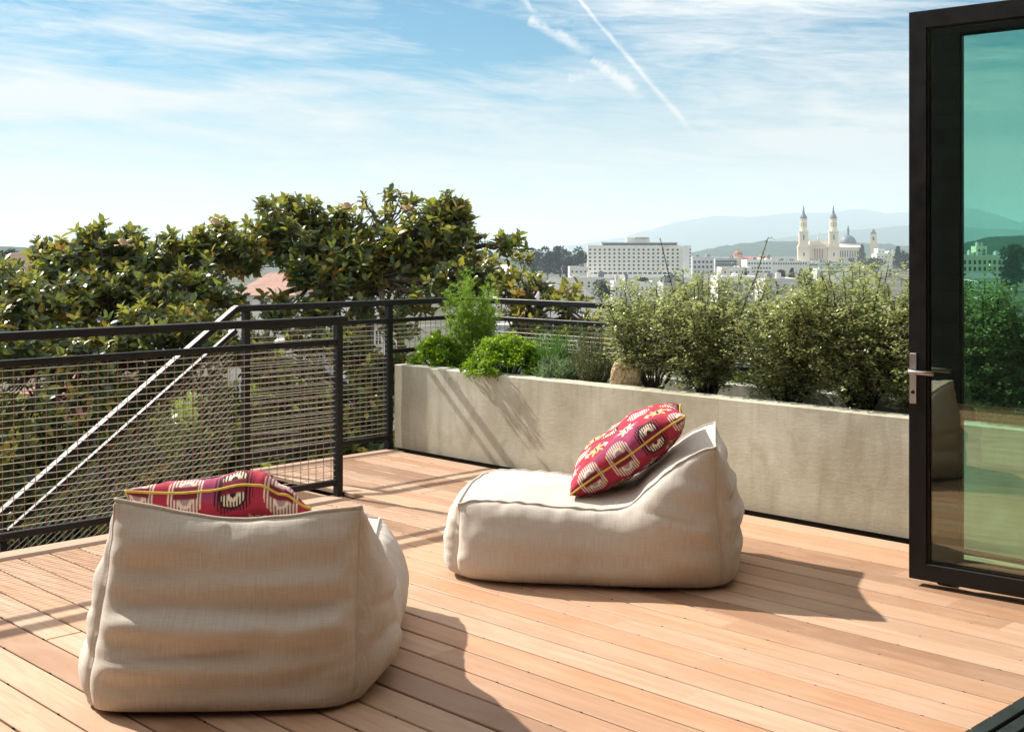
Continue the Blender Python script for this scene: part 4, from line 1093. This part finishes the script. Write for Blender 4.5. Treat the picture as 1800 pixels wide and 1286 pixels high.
# --- other city blocks
simple('lavender grey block with square windows beside the right end of the white hotel', 1217, 1255, 452, 800, 20, W_LAV, win=[(5, 3, 456, 482, .55, .5)])
simple('grey glass fronted block between the lavender block and the red turret', 1257, 1296, 455, 850, 18, W_GREY, win=[(12, 3, 457, 472, .86, .86)])
simple('long white block with ribbon windows in front of the red tiled hall', 1313, 1357, 457.5, 760, 18, W_WHITE, win=[(8, 1, 461, 465, .6, .8), (8, 1, 469, 473, .6, .8), (3, 1, 476, 479, .8, .8)])
simple('low cream block with a flat roof, at the foot of the grey glass block', 1268, 1322, 471, 620, 14, W_CREAM, win=[(5, 1, 476, 481, .25, .7)])
simple('long pale block with a dark row of windows under the left church tower', 1356, 1421, 459, 900, 22, W_PALE, win=[(14, 1, 461.5, 465, .62, .9)])
simple('pale green terrace block at the church steps', 1418, 1502, 462, 1000, 18, plain('pale_green_wall', (.50, .55, .51), .85, .1, .4), win=[(4, 1, 464, 467, .8, .6)])
simple('white block with a hedge dark band, below the right church tower', 1436, 1500, 473.5, 640, 14, W_WHITE, win=[(12, 1, 476, 478.5, .95, .9), (7, 1, 482, 487, .2, .6)])
simple('white cube house right of the separate bell tower', 1543, 1556, 437.5, 1300, 14, W_WHITE, win=[(2, 1, 440, 444, .3, .6)])
simple('pinkish low block below the separate bell tower', 1541, 1574, 447, 1000, 14, W_PALE, win=[(5, 1, 450, 453, .4, .6)])
simple('white box on the rise beside the dark tree at the door edge', 1562, 1578, 442, 1250, 12, W_WHITE, win=[(2, 1, 445, 448, .4, .6)])
simple('bright low block left of the white hotel under the dark trees', 1001, 1034, 470, 520, 14, W_PALE, win=[(4, 1, 475, 480, .4, .6)])
simple('pale block with a thin dark cornice below the left end of the hotel', 1004, 1066, 489, 400, 12, W_PALE, win=[(5, 2, 494, 506, .3, .6)])
simple('white townhouse row below the middle of the hotel', 1078, 1150, 497, 350, 12, W_WHITE, win=[(9, 2, 502, 522, .4, .6)], framed=True)
simple('grey townhouse with a flat roof below the right end of the hotel', 1166, 1222, 500, 300, 12, W_GREY, win=[(5, 2, 506, 530, .4, .6)], framed=True)
simple('white house front glimpsed behind the second shrub', 1262, 1330, 488, 330, 12, W_WHITE, win=[(6, 2, 494, 512, .35, .6)], framed=True)
simple('pale grey house glimpsed through the middle shrub tops', 1345, 1402, 492, 280, 12, W_LAV, win=[(4, 2, 498, 520, .4, .6)], framed=True)
simple('cream yellow school with tall windows, seen green through the door glass', 1680, 1782, 450, 520, 20, W_YEL, win=[(11, 3, 455, 490, .5, .62)])
simple('rooftop house of the cream yellow school seen through the glass', 1716, 1735, 434, 532, 6, W_YEL, win=[(2, 1, 437, 443, .4, .6)])
simple('white cottage in front of the school seen through the glass', 1718, 1752, 489, 300, 9, W_WHITE, win=[(4, 1, 494, 500, .5, .7)], gable=(1.2, True), roof=R_GREY)
simple('white house with a rounded grey roof behind the feathery fennel', 868, 906, 482, 210, 9, W_WHITE, roof=R_PALE, gable=(1.6, False), win=[(3, 1, 486, 494, .4, .7)], name='house', cat='house', group='houses below the terrace')
# houses just below the terrace, seen through the magnolias and the wire mesh
G = dict(name='house', cat='house', group='houses below the terrace', framed=True)
simple('salmon house with a flat parapet showing at the far left above the magnolia', 18, 88, 455, 70, 8, W_SALMON, roof=R_GREY, win=[(2, 1, 468, 490, .4, .7)], **G)
simple('house with a faded red roof showing between the two magnolias', 416, 512, 517, 75, 9, W_CREAM, roof=R_TAN, gable=(1.2, False), win=[(3, 1, 526, 545, .4, .7)], **G)
simple('white house seen through the wire mesh under the sloping handrail', 190, 290, 618, 30, 7, W_PALE, roof=R_GREY, win=[(2, 2, 640, 760, .42, .6)], rot=R(12), **G)
simple('cream house with sash windows seen through the mesh left of the free post', 355, 440, 645, 34, 7, W_PALE, roof=R_PALE, win=[(3, 2, 660, 760, .4, .6)], rot=R(-10), **G)
simple('pale grey house seen through the mesh between the two posts', 505, 610, 660, 38, 8, W_GREY, roof=R_GREY, gable=(1.8, True), win=[(3, 2, 670, 770, .4, .6)], rot=R(8), **G)
simple('brick red house low at the left behind the guard mesh', 20, 150, 720, 27, 6, W_BRICK, roof=R_PALE, win=[(3, 1, 760, 850, .4, .7)], **G)
simple('white house with a grey gable behind the far handrail', 580, 680, 566, 60, 8, W_PALE, roof=R_GREY, gable=(2.0, True), win=[(4, 1, 575, 610, .4, .7)], **G)
simple('pale house behind the thin yellowing magnolia', 930, 1060, 555, 55, 8, W_PALE, roof=R_GREY, gable=(1.6, False), win=[(4, 1, 570, 600, .4, .7)], **G)
simple('grey rooftop below the railing at the thin yellowing magnolia', 820, 930, 590, 40, 7, W_GREY, roof=R_PALE, win=[(3, 1, 610, 640, .4, .7)], **G)

# --- trees of the city: trunk + crown of leaf clumps
def city_tree(label, px, ytop, ybot, d, wpx, seed, conifer=False, n=1500, group='dark trees across the city'):
    rd = random.Random(seed); rn = np.random.default_rng(seed)
    x = xat(px, d); zb = min(zat(ybot, d), ground_z(d)+6); gz = ground_z(d)-.5; H = zat(ytop, d)-gz; hb = (zat(ybot, d)-gz); w = wpx/F*d/2
    root = thing('tree', label, 'tree', cw(x, d, gz), YAW, group)
    hb = max(H*.15, hb)
    P, D, N, Q = [], [], [], []
    nb = 12
    blobs = []
    for k in range(nb):
        q = (k+.5)/nb
        if conifer: blobs.append((rd.gauss(0, .12)*w*(1-q), rd.gauss(0, .1)*w, hb+(H-hb)*q*.96, w*(1.05-q)*.85+.06*w, (H-hb)*.10))
        else:
            a = rd.random()*6.28; rr = .62*math.sqrt(rd.random()); zz = rd.random()
            blobs.append((math.cos(a)*rr*w, math.sin(a)*rr*w, hb+(H-hb)*(.18+.66*zz), w*rd.uniform(.32, .52), (H-hb)*rd.uniform(.14, .24)))
    ls = max(.10*(H-hb), .28) if d > 60 else .16
    for i in range(n):
        bx, by, bz, br, bh = blobs[i % nb]
        v = unit(rn.normal(size=3)); r_ = (.4+.6*rd.random())**.5
        v2 = (bx+v[0]*br*r_, by+v[1]*br*r_, bz+v[2]*bh*r_)
        P.append(v2); D.append(tuple(v+rn.normal(size=3)*.6)); N.append(tuple(rn.normal(size=3)*.5+np.array([0, 0, 1]))); Q.append(.3+.35*rd.random()+.15*((i % nb)/nb-.5))
    Ln = rn.uniform(.5, 1.1, n)*ls
    leaf_mesh('crown', np.array(P), np.array(D), np.array(N), Ln, Ln*.8, np.array(Q), T_SMALL, M['city_leaf'] if d > 60 else M['street_leaf'], root)
    mb = MB(); mb.tube([(0, 0, 0), (.05*w, 0, hb*.7), (0, .03*w, hb+(H-hb)*.55)], [.07*w+.08, .055*w+.06, .02*w+.03], 7)
    for (bx, by, bz, br, bh) in blobs[::2]: mb.tube([(0, 0, hb*.8), (bx*.5, by*.5, (hb*.8+bz)/2), (bx, by, bz)], [.03*w+.03, .02*w+.02, .01*w+.01], 5)
    obj('trunk', mb, M['bark'], root)
TR = [('tall dark pine at the left end of the row beside the hotel', 938, 438, 482, 700, 30, 0), ('spreading dark cypress in the row left of the hotel', 962, 434, 484, 690, 30, 0),
      ('rounded dark cypress in the middle of the row beside the hotel', 985, 431, 486, 705, 32, 0), ('low dark cypress touching the left wall of the hotel', 1017, 437, 488, 690, 34, 0), ('short dark tree filling the row left of the hotel', 1000, 444, 490, 680, 26, 0),
      ('dark conical tree in front of the church dome', 1515, 431, 462, 1200, 20, 1), ('small dark bush tree at the foot of the dark conical tree', 1497, 452, 464, 1150, 14, 0),
      ('broad dark tree below the separate bell tower', 1540, 453, 492, 800, 42, 0), ('dark pine at the door edge behind the hedge', 1578, 434, 470, 900, 22, 1), ('dark tree touching the black door stile', 1593, 440, 475, 880, 22, 0),
      ('narrow green cypress in front of the cream flat block', 1311, 473, 495, 560, 8, 1), ('rounded tree at the right end of the ribbon windowed block', 1374, 474, 500, 500, 20, 0),
      ('dark tree in front of the white houses left of the middle shrub', 1345, 486, 520, 330, 34, 0), ('row end poplar under the long pale block', 1392, 472, 500, 600, 20, 1), ('poplar under the left church tower', 1408, 473, 502, 600, 18, 1), ('poplar under the church portico', 1424, 472, 502, 610, 18, 1),
      ('dark tree in front of the hotel podium at its right', 1182, 478, 520, 380, 44, 0), ('dark tree in front of the hotel podium at its left', 1058, 493, 530, 300, 46, 0), ('dark tree under the thin shoots of the second shrub', 1130, 486, 520, 360, 30, 0),
      ('dark tree on the right of the school seen through the glass', 1785, 430, 505, 420, 60, 0), ('dark tree on the left of the school seen through the glass', 1660, 455, 510, 420, 44, 0), ('dark tree in front of the school seen through the glass', 1700, 492, 530, 260, 50, 0),
      ('tree behind the salmon house at the far left', 8, 440, 490, 160, 50, 0), ('round tree between the salmon house and the faded red roof', 120, 452, 520, 120, 90, 0), ('tree left of the faded red roof', 330, 470, 540, 110, 90, 0), ('tree right of the faded red roof', 545, 480, 545, 110, 70, 0),
      ('dark street tree low behind the yellowing magnolia', 1010, 520, 600, 70, 80, 0), ('dark street tree below the far railing and the rosemary', 1090, 540, 640, 48, 90, 0), ('leafy tree in front of the pale house under the sloping handrail', 330, 650, 1000, 20, 250, 0), ('leafy tree low behind the free post of the guard', 600, 640, 960, 23, 230, 0), ('leafy tree in front of the cream house seen through the mesh', 455, 690, 1000, 19, 170, 0), ('leafy tree in the mesh gap between the stair post and the free post', 520, 610, 900, 17, 190, 0), ('leafy tree at the far left low behind the guard mesh', 60, 700, 1100, 16, 210, 0), ('leafy tree low behind the mesh under the middle of the sloping handrail', 230, 680, 1050, 17, 200, 0), ('leafy tree under the hedge behind the middle shrub', 1330, 545, 700, 28, 190, 0), ('leafy tree low behind the last shrub before the door', 1520, 550, 720, 26, 200, 0), ('leafy tree low behind the glass', 1720, 560, 740, 25, 220, 0)]
for i, (lb, px, yt, yb, d, wpx, con) in enumerate(TR): city_tree(lb, px, yt, yb, d, wpx, 100+i, bool(con), n=6500 if d < 60 else 1400)

# ================================================================== GROUND, HILLS
def ground_mat():
    m, nt, out = new_mat('town_ground'); p = posco(nt)
    n1 = tex(nt, p, .02, 8, .6); n2 = tex(nt, p, .35, 6, .65); v = nd(nt, 'TexVoronoi', {'Vector': p, 'Scale': .06}).outputs[1]
    c = ramp(nt, n1, [(.35, (.05, .065, .03)), (.5, (.12, .115, .095)), (.65, (.20, .19, .175))])
    c = mixc(nt, ramp(nt, n2, [(.4, .6), (.65, 0)]), c, (.045, .055, .03));     prin(nt, out, c, .95, 0, .1); return m
vs, fs = [], []
ds = [-40, -10, 5, 15, 25, 40, 60, 90, 130, 180, 250, 350, 450, 560, 800, 1200, 2000, 4000, 8000, 12500]
xs = [-12000, -6000, -2500, -1000, -450, -200, -100, -50, -20, 0, 20, 50, 100, 200, 450, 1000, 2500, 6000, 12000]
for d in ds:
    for x in xs: vs.append(cw(x, d, ground_z(d)))
n_ = len(xs)
for i in range(len(ds)-1):
    for j in range(n_-1): fs.append((i*n_+j, i*n_+j+1, (i+1)*n_+j+1, (i+1)*n_+j))
mb = MB(); mb.add(vs, fs); obj('ground', mb, ground_mat(), kind='structure')
def hill_mat(name, a, b_, sc):
    m, nt, out = new_mat(name); p = posco(nt); n1 = tex(nt, p, sc, 8, .65)
    prin(nt, out, ramp(nt, n1, [(.35, a), (.65, b_)]), .95, 0, .1); return m
def hill(name, pts, d, dep, mat, rough_, seed):
    mb = MB(); vs, fs = [], []; NX = 260; px0, px1 = pts[0][0], pts[-1][0]; rows = [-1, -.75, -.5, -.3, -.15, 0, .2, .5, 1]
    for i in range(NX+1):
        px = px0+(px1-px0)*i/NX
        for (a, b_), (c, e) in zip(pts, pts[1:]):
            if px <= c+1e-6: y = b_+(e-b_)*smooth(0, 1, (px-a)/(c-a))*.5+(e-b_)*.5*(px-a)/(c-a); break
        x = xat(px, d); gz = -19.5
        for r in rows:
            hr = (1-abs(r)**1.5)
            nz = noise.fractal(Vector((px*.06, r*3, seed)), 1, 2, 6)*rough_*F**0
            zt = gz+(zat(y+nz*hr*(1 if r == 0 else 1.6), d)-gz)*hr
            vs.append(cw(x*(1+.15*r*dep/d), d+r*dep, zt))
    nr = len(rows)
    for i in range(NX):
        for j in range(nr-1): fs.append((i*nr+j, (i+1)*nr+j, (i+1)*nr+j+1, i*nr+j+1))
    mb.add(vs, fs); obj(name, mb, mat, smooth_=True, kind='structure')
HG = hill_mat('wooded_hill', (.012, .026, .018), (.032, .052, .028), .03); HM = hill_mat('far_hill', (.012, .026, .03), (.03, .045, .042), .002)
hill('mountain', [(1000, 432), (1090, 418), (1130, 406), (1200, 388), (1260, 379), (1320, 381), (1390, 374), (1450, 374), (1510, 367), (1560, 375), (1610, 371), (1660, 374), (1695, 364), (1720, 370), (1770, 388), (1850, 405), (2100, 430)], 9800, 1500, HM, 1.2, 1)
hill('hill', [(1240, 440), (1300, 428), (1400, 415), (1500, 404), (1600, 396), (1690, 400), (1760, 402), (1850, 408), (2100, 432)], 6500, 900, HM, 1.2, 2)
hill('hill', [(1190, 452), (1215, 446), (1250, 438), (1300, 429), (1345, 424), (1395, 424), (1440, 430), (1500, 427), (1560, 430), (1600, 436), (1660, 440), (1850, 452)], 3000, 420, HG, 3.4, 3)
hill('hill', [(1610, 446), (1660, 428), (1700, 428), (1740, 416), (1800, 414), (1880, 412), (2100, 430)], 1100, 160, HG, 3.5, 4)
hill('hill', [(-500, 452), (-200, 440), (0, 432), (60, 437), (120, 445), (200, 440), (260, 430), (330, 440), (450, 452), (560, 455), (640, 448), (760, 452), (900, 456), (1010, 462), (1060, 474)], 1500, 260, HG, 3.2, 5)
# the air: one box of thin haze round everything, the sky outside it
mb = MB(); mb.box(-13000, 13000, -13000, 13000, -21.0, 310.0)
hz = obj('haze', mb, bpy.data.materials.new('haze_air'), kind='stuff')
m = hz.data.materials[0]; m.use_nodes = True; nt = m.node_tree; nt.nodes.clear(); out = nt.nodes.new('ShaderNodeOutputMaterial')
pv = nd(nt, 'VolumePrincipled', {'Color': (.74, .90, 1.0, 1), 'Density': .00015, 'Anisotropy': .15}); nt.links.new(pv.outputs[0], out.inputs['Volume'])
m.cycles.homogeneous_volume = True if hasattr(m, 'cycles') and hasattr(m.cycles, 'homogeneous_volume') else None

# ================================================================== SKY AND SUN
SUN = Vector((-.986*math.cos(R(40)), -.168*math.cos(R(40)), math.sin(R(40))))
sl = bpy.data.lights.new('sun', 'SUN'); sl.energy = 4.3; sl.angle = R(.9); sl.color = (1, .93, .825)
so = bpy.data.objects.new('sun', sl); COL.objects.link(so); so.rotation_euler = (-SUN).to_track_quat('-Z', 'Y').to_euler(); so.location = (-20, -5, 30)
wd = bpy.data.worlds.new('World'); S.world = wd; wd.use_nodes = True; nt = wd.node_tree; nt.nodes.clear()
out = nt.nodes.new('ShaderNodeOutputWorld')
sky = nd(nt, 'TexSky', sky_type='NISHITA', sun_disc=False, sun_elevation=R(40), sun_rotation=math.atan2(SUN.x, SUN.y), altitude=50, air_density=1.0, dust_density=.6, ozone_density=2.5)
dr_ = nd(nt, 'TexCoord').outputs['Generated']; sp = nd(nt, 'SeparateXYZ', {0: dr_})
X_, Y_, Z_ = sp.outputs
xr = mth(nt, 'ADD', mth(nt, 'MULTIPLY', X_, CC), mth(nt, 'MULTIPLY', Y_, SS))
yf = mth(nt, 'ADD', mth(nt, 'MULTIPLY', X_, -SS), mth(nt, 'MULTIPLY', Y_, CC))
az = mth(nt, 'ARCTAN2', xr, yf); el = mth(nt, 'ARCSINE', Z_)
def gauss(a0, e0, wa, we, tilt=0.0):
    da = mth(nt, 'SUBTRACT', az, a0); de = mth(nt, 'SUBTRACT', mth(nt, 'SUBTRACT', el, e0), mth(nt, 'MULTIPLY', da, tilt))
    q = mth(nt, 'ADD', mth(nt, 'POWER', mth(nt, 'DIVIDE', mth(nt, 'ABSOLUTE', da), wa), 2), mth(nt, 'POWER', mth(nt, 'DIVIDE', mth(nt, 'ABSOLUTE', de), we), 2))
    return mth(nt, 'EXPONENT', mth(nt, 'MULTIPLY', q, -1))
v = nd(nt, 'CombineXYZ', {0: mth(nt, 'MULTIPLY', az, 5), 1: mth(nt, 'ADD', mth(nt, 'MULTIPLY', el, 34), mth(nt, 'MULTIPLY', az, 2.0))}).outputs[0]
n1 = tex(nt, v, 1.0, 9, .6, .9)
v2 = nd(nt, 'CombineXYZ', {0: mth(nt, 'MULTIPLY', az, 17), 1: mth(nt, 'ADD', mth(nt, 'MULTIPLY', el, 120), mth(nt, 'MULTIPLY', az, 9))}).outputs[0]
n2 = tex(nt, v2, 1.0, 8, .62, 1.2)
c = ramp(nt, mth(nt, 'MULTIPLY', el, 2.0), [(0, .99), (.10, .94), (.16, .74), (.22, .46), (.30, .25), (.38, .12), (.55, .35), (.75, .8), (1, .95)])
amp = ramp(nt, mth(nt, 'MULTIPLY', el, 2.0), [(0, .10), (.2, .7), (.35, 1.0), (1, 1.0)])
nn = mth(nt, 'ADD', mth(nt, 'MULTIPLY', mth(nt, 'SUBTRACT', n1, .5), 2.3), mth(nt, 'MULTIPLY', mth(nt, 'SUBTRACT', n2, .5), 1.3))
c = mth(nt, 'ADD', c, mth(nt, 'MULTIPLY', nn, amp))
for (px, py, wa, we, tilt, a) in ((90, 192, .16, .017, .02, .62), (120, 232, .14, .006, .06, -.22), (290, 80, .11, .008, -.07, .5), (60, 30, .12, .03, 0, .12), (1300, 10, .14, .015, .02, .65), (1480, 170, .12, .06, 0, .28), (760, 30, .14, .035, 0, -.30), (640, 140, .16, .022, -.05, -.16), (680, 190, .14, .012, -.05, .18), (640, 140, .08, .006, -.12, .22), (1350, 80, .2, .05, 0, .10)):
    c = mth(nt, 'ADD', c, mth(nt, 'MULTIPLY', gauss((px-CX)/F, (H0-py)/F, wa, we, tilt), a))
# vapour trails
def trail(p0, p1, w0, w1, amt, wig, puff):
    a0, e0, a1, e1 = (p0[0]-CX)/F, (H0-p0[1])/F, (p1[0]-CX)/F, (H0-p1[1])/F
    L_ = math.hypot(a1-a0, e1-e0); ux, uy = (a1-a0)/L_, (e1-e0)/L_
    da, de = mth(nt, 'SUBTRACT', az, a0), mth(nt, 'SUBTRACT', el, e0)
    s = mth(nt, 'DIVIDE', mth(nt, 'ADD', mth(nt, 'MULTIPLY', da, ux), mth(nt, 'MULTIPLY', de, uy)), L_)
    t_ = mth(nt, 'SUBTRACT', mth(nt, 'MULTIPLY', da, uy), mth(nt, 'MULTIPLY', de, ux))
    wn = tex(nt, nd(nt, 'CombineXYZ', {0: mth(nt, 'MULTIPLY', s, puff), 1: mth(nt, 'MULTIPLY', t_, 60)}).outputs[0], 1, 6, .65)
    t_ = mth(nt, 'ADD', t_, mth(nt, 'MULTIPLY', mth(nt, 'SUBTRACT', wn, .5), wig))
    w_ = mth(nt, 'ADD', w0, mth(nt, 'MULTIPLY', s, w1-w0))
    g_ = mth(nt, 'EXPONENT', mth(nt, 'MULTIPLY', mth(nt, 'POWER', mth(nt, 'DIVIDE', mth(nt, 'ABSOLUTE', t_), w_), 2), -1))
    m1 = nd(nt, 'MapRange', {0: s, 1: -.04, 2: .02, 3: 0, 4: 1}, interpolation_type='SMOOTHSTEP').outputs[0]
    m2 = nd(nt, 'MapRange', {0: s, 1: .72, 2: 1.04, 3: 1, 4: 0}, interpolation_type='SMOOTHSTEP').outputs[0]
    pf = ramp(nt, wn, [(.3, .35), (.55, 1.0)])
    return mth(nt, 'MULTIPLY', mth(nt, 'MULTIPLY', mth(nt, 'MULTIPLY', g_, m1), mth(nt, 'MULTIPLY', m2, amt)), pf)
c = mth(nt, 'ADD', c, trail((960, -60), (1240, 262), .0010, .0024, .62, .004, 7))
for (a, b_, q0, q1, am) in (((900, -10), (945, 30), .0015, .002, .5), ((930, 42), (1042, 98), .0035, .005, .8), ((1040, 108), (1065, 128), .002, .003, .5), ((1060, 122), (1135, 178), .003, .006, .6), ((1000, 140), (1075, 130), .003, .003, .35)):
    c = mth(nt, 'ADD', c, trail(a, b_, q0, q1, am, .010, 3))
c = mth(nt, 'MINIMUM', mth(nt, 'MAXIMUM', c, 0.0), 1.0)
skc = mixc(nt, 1.0, sky.outputs[0], (.20, .56, .68), 'MULTIPLY')
hi = ramp(nt, mth(nt, 'MULTIPLY', el, 2.0), [(0, (5.0, 5.05, 5.0)), (.15, (5.3, 5.4, 5.35)), (.35, (6.7, 6.8, 6.8)), (.6, (7.2, 7.3, 7.3)), (1, (8.6, 8.7, 8.7))])
col = mixc(nt, c, skc, hi)
bg = nd(nt, 'Background', {0: col, 1: .070}); nt.links.new(bg.outputs[0], out.inputs[0])

# ================================================================== CAMERA AND RENDER SETTINGS
cam = bpy.data.cameras.new('camera'); co_ = bpy.data.objects.new('camera', cam); COL.objects.link(co_)
co_.location = (0, 0, EYE); co_.rotation_euler = (R(90), 0, YAW)
cam.sensor_width = 36; cam.lens = 36*F/1800; cam.shift_y = -(643-H0)/1800; cam.clip_start = .05; cam.clip_end = 40000
S.camera = co_
S.view_settings.view_transform = 'Standard'; S.view_settings.look = 'None'; S.view_settings.gamma = 1; S.view_settings.exposure = .98
S.render.resolution_x, S.render.resolution_y = 1024, 731
S.render.engine = 'CYCLES'
S.cycles.use_denoising = True
try: S.cycles.denoiser = 'OPENIMAGEDENOISE'
except Exception: pass
S.cycles.max_bounces = 8; S.cycles.transparent_max_bounces = 24; S.cycles.sample_clamp_indirect = 6; S.cycles.volume_bounces = 1
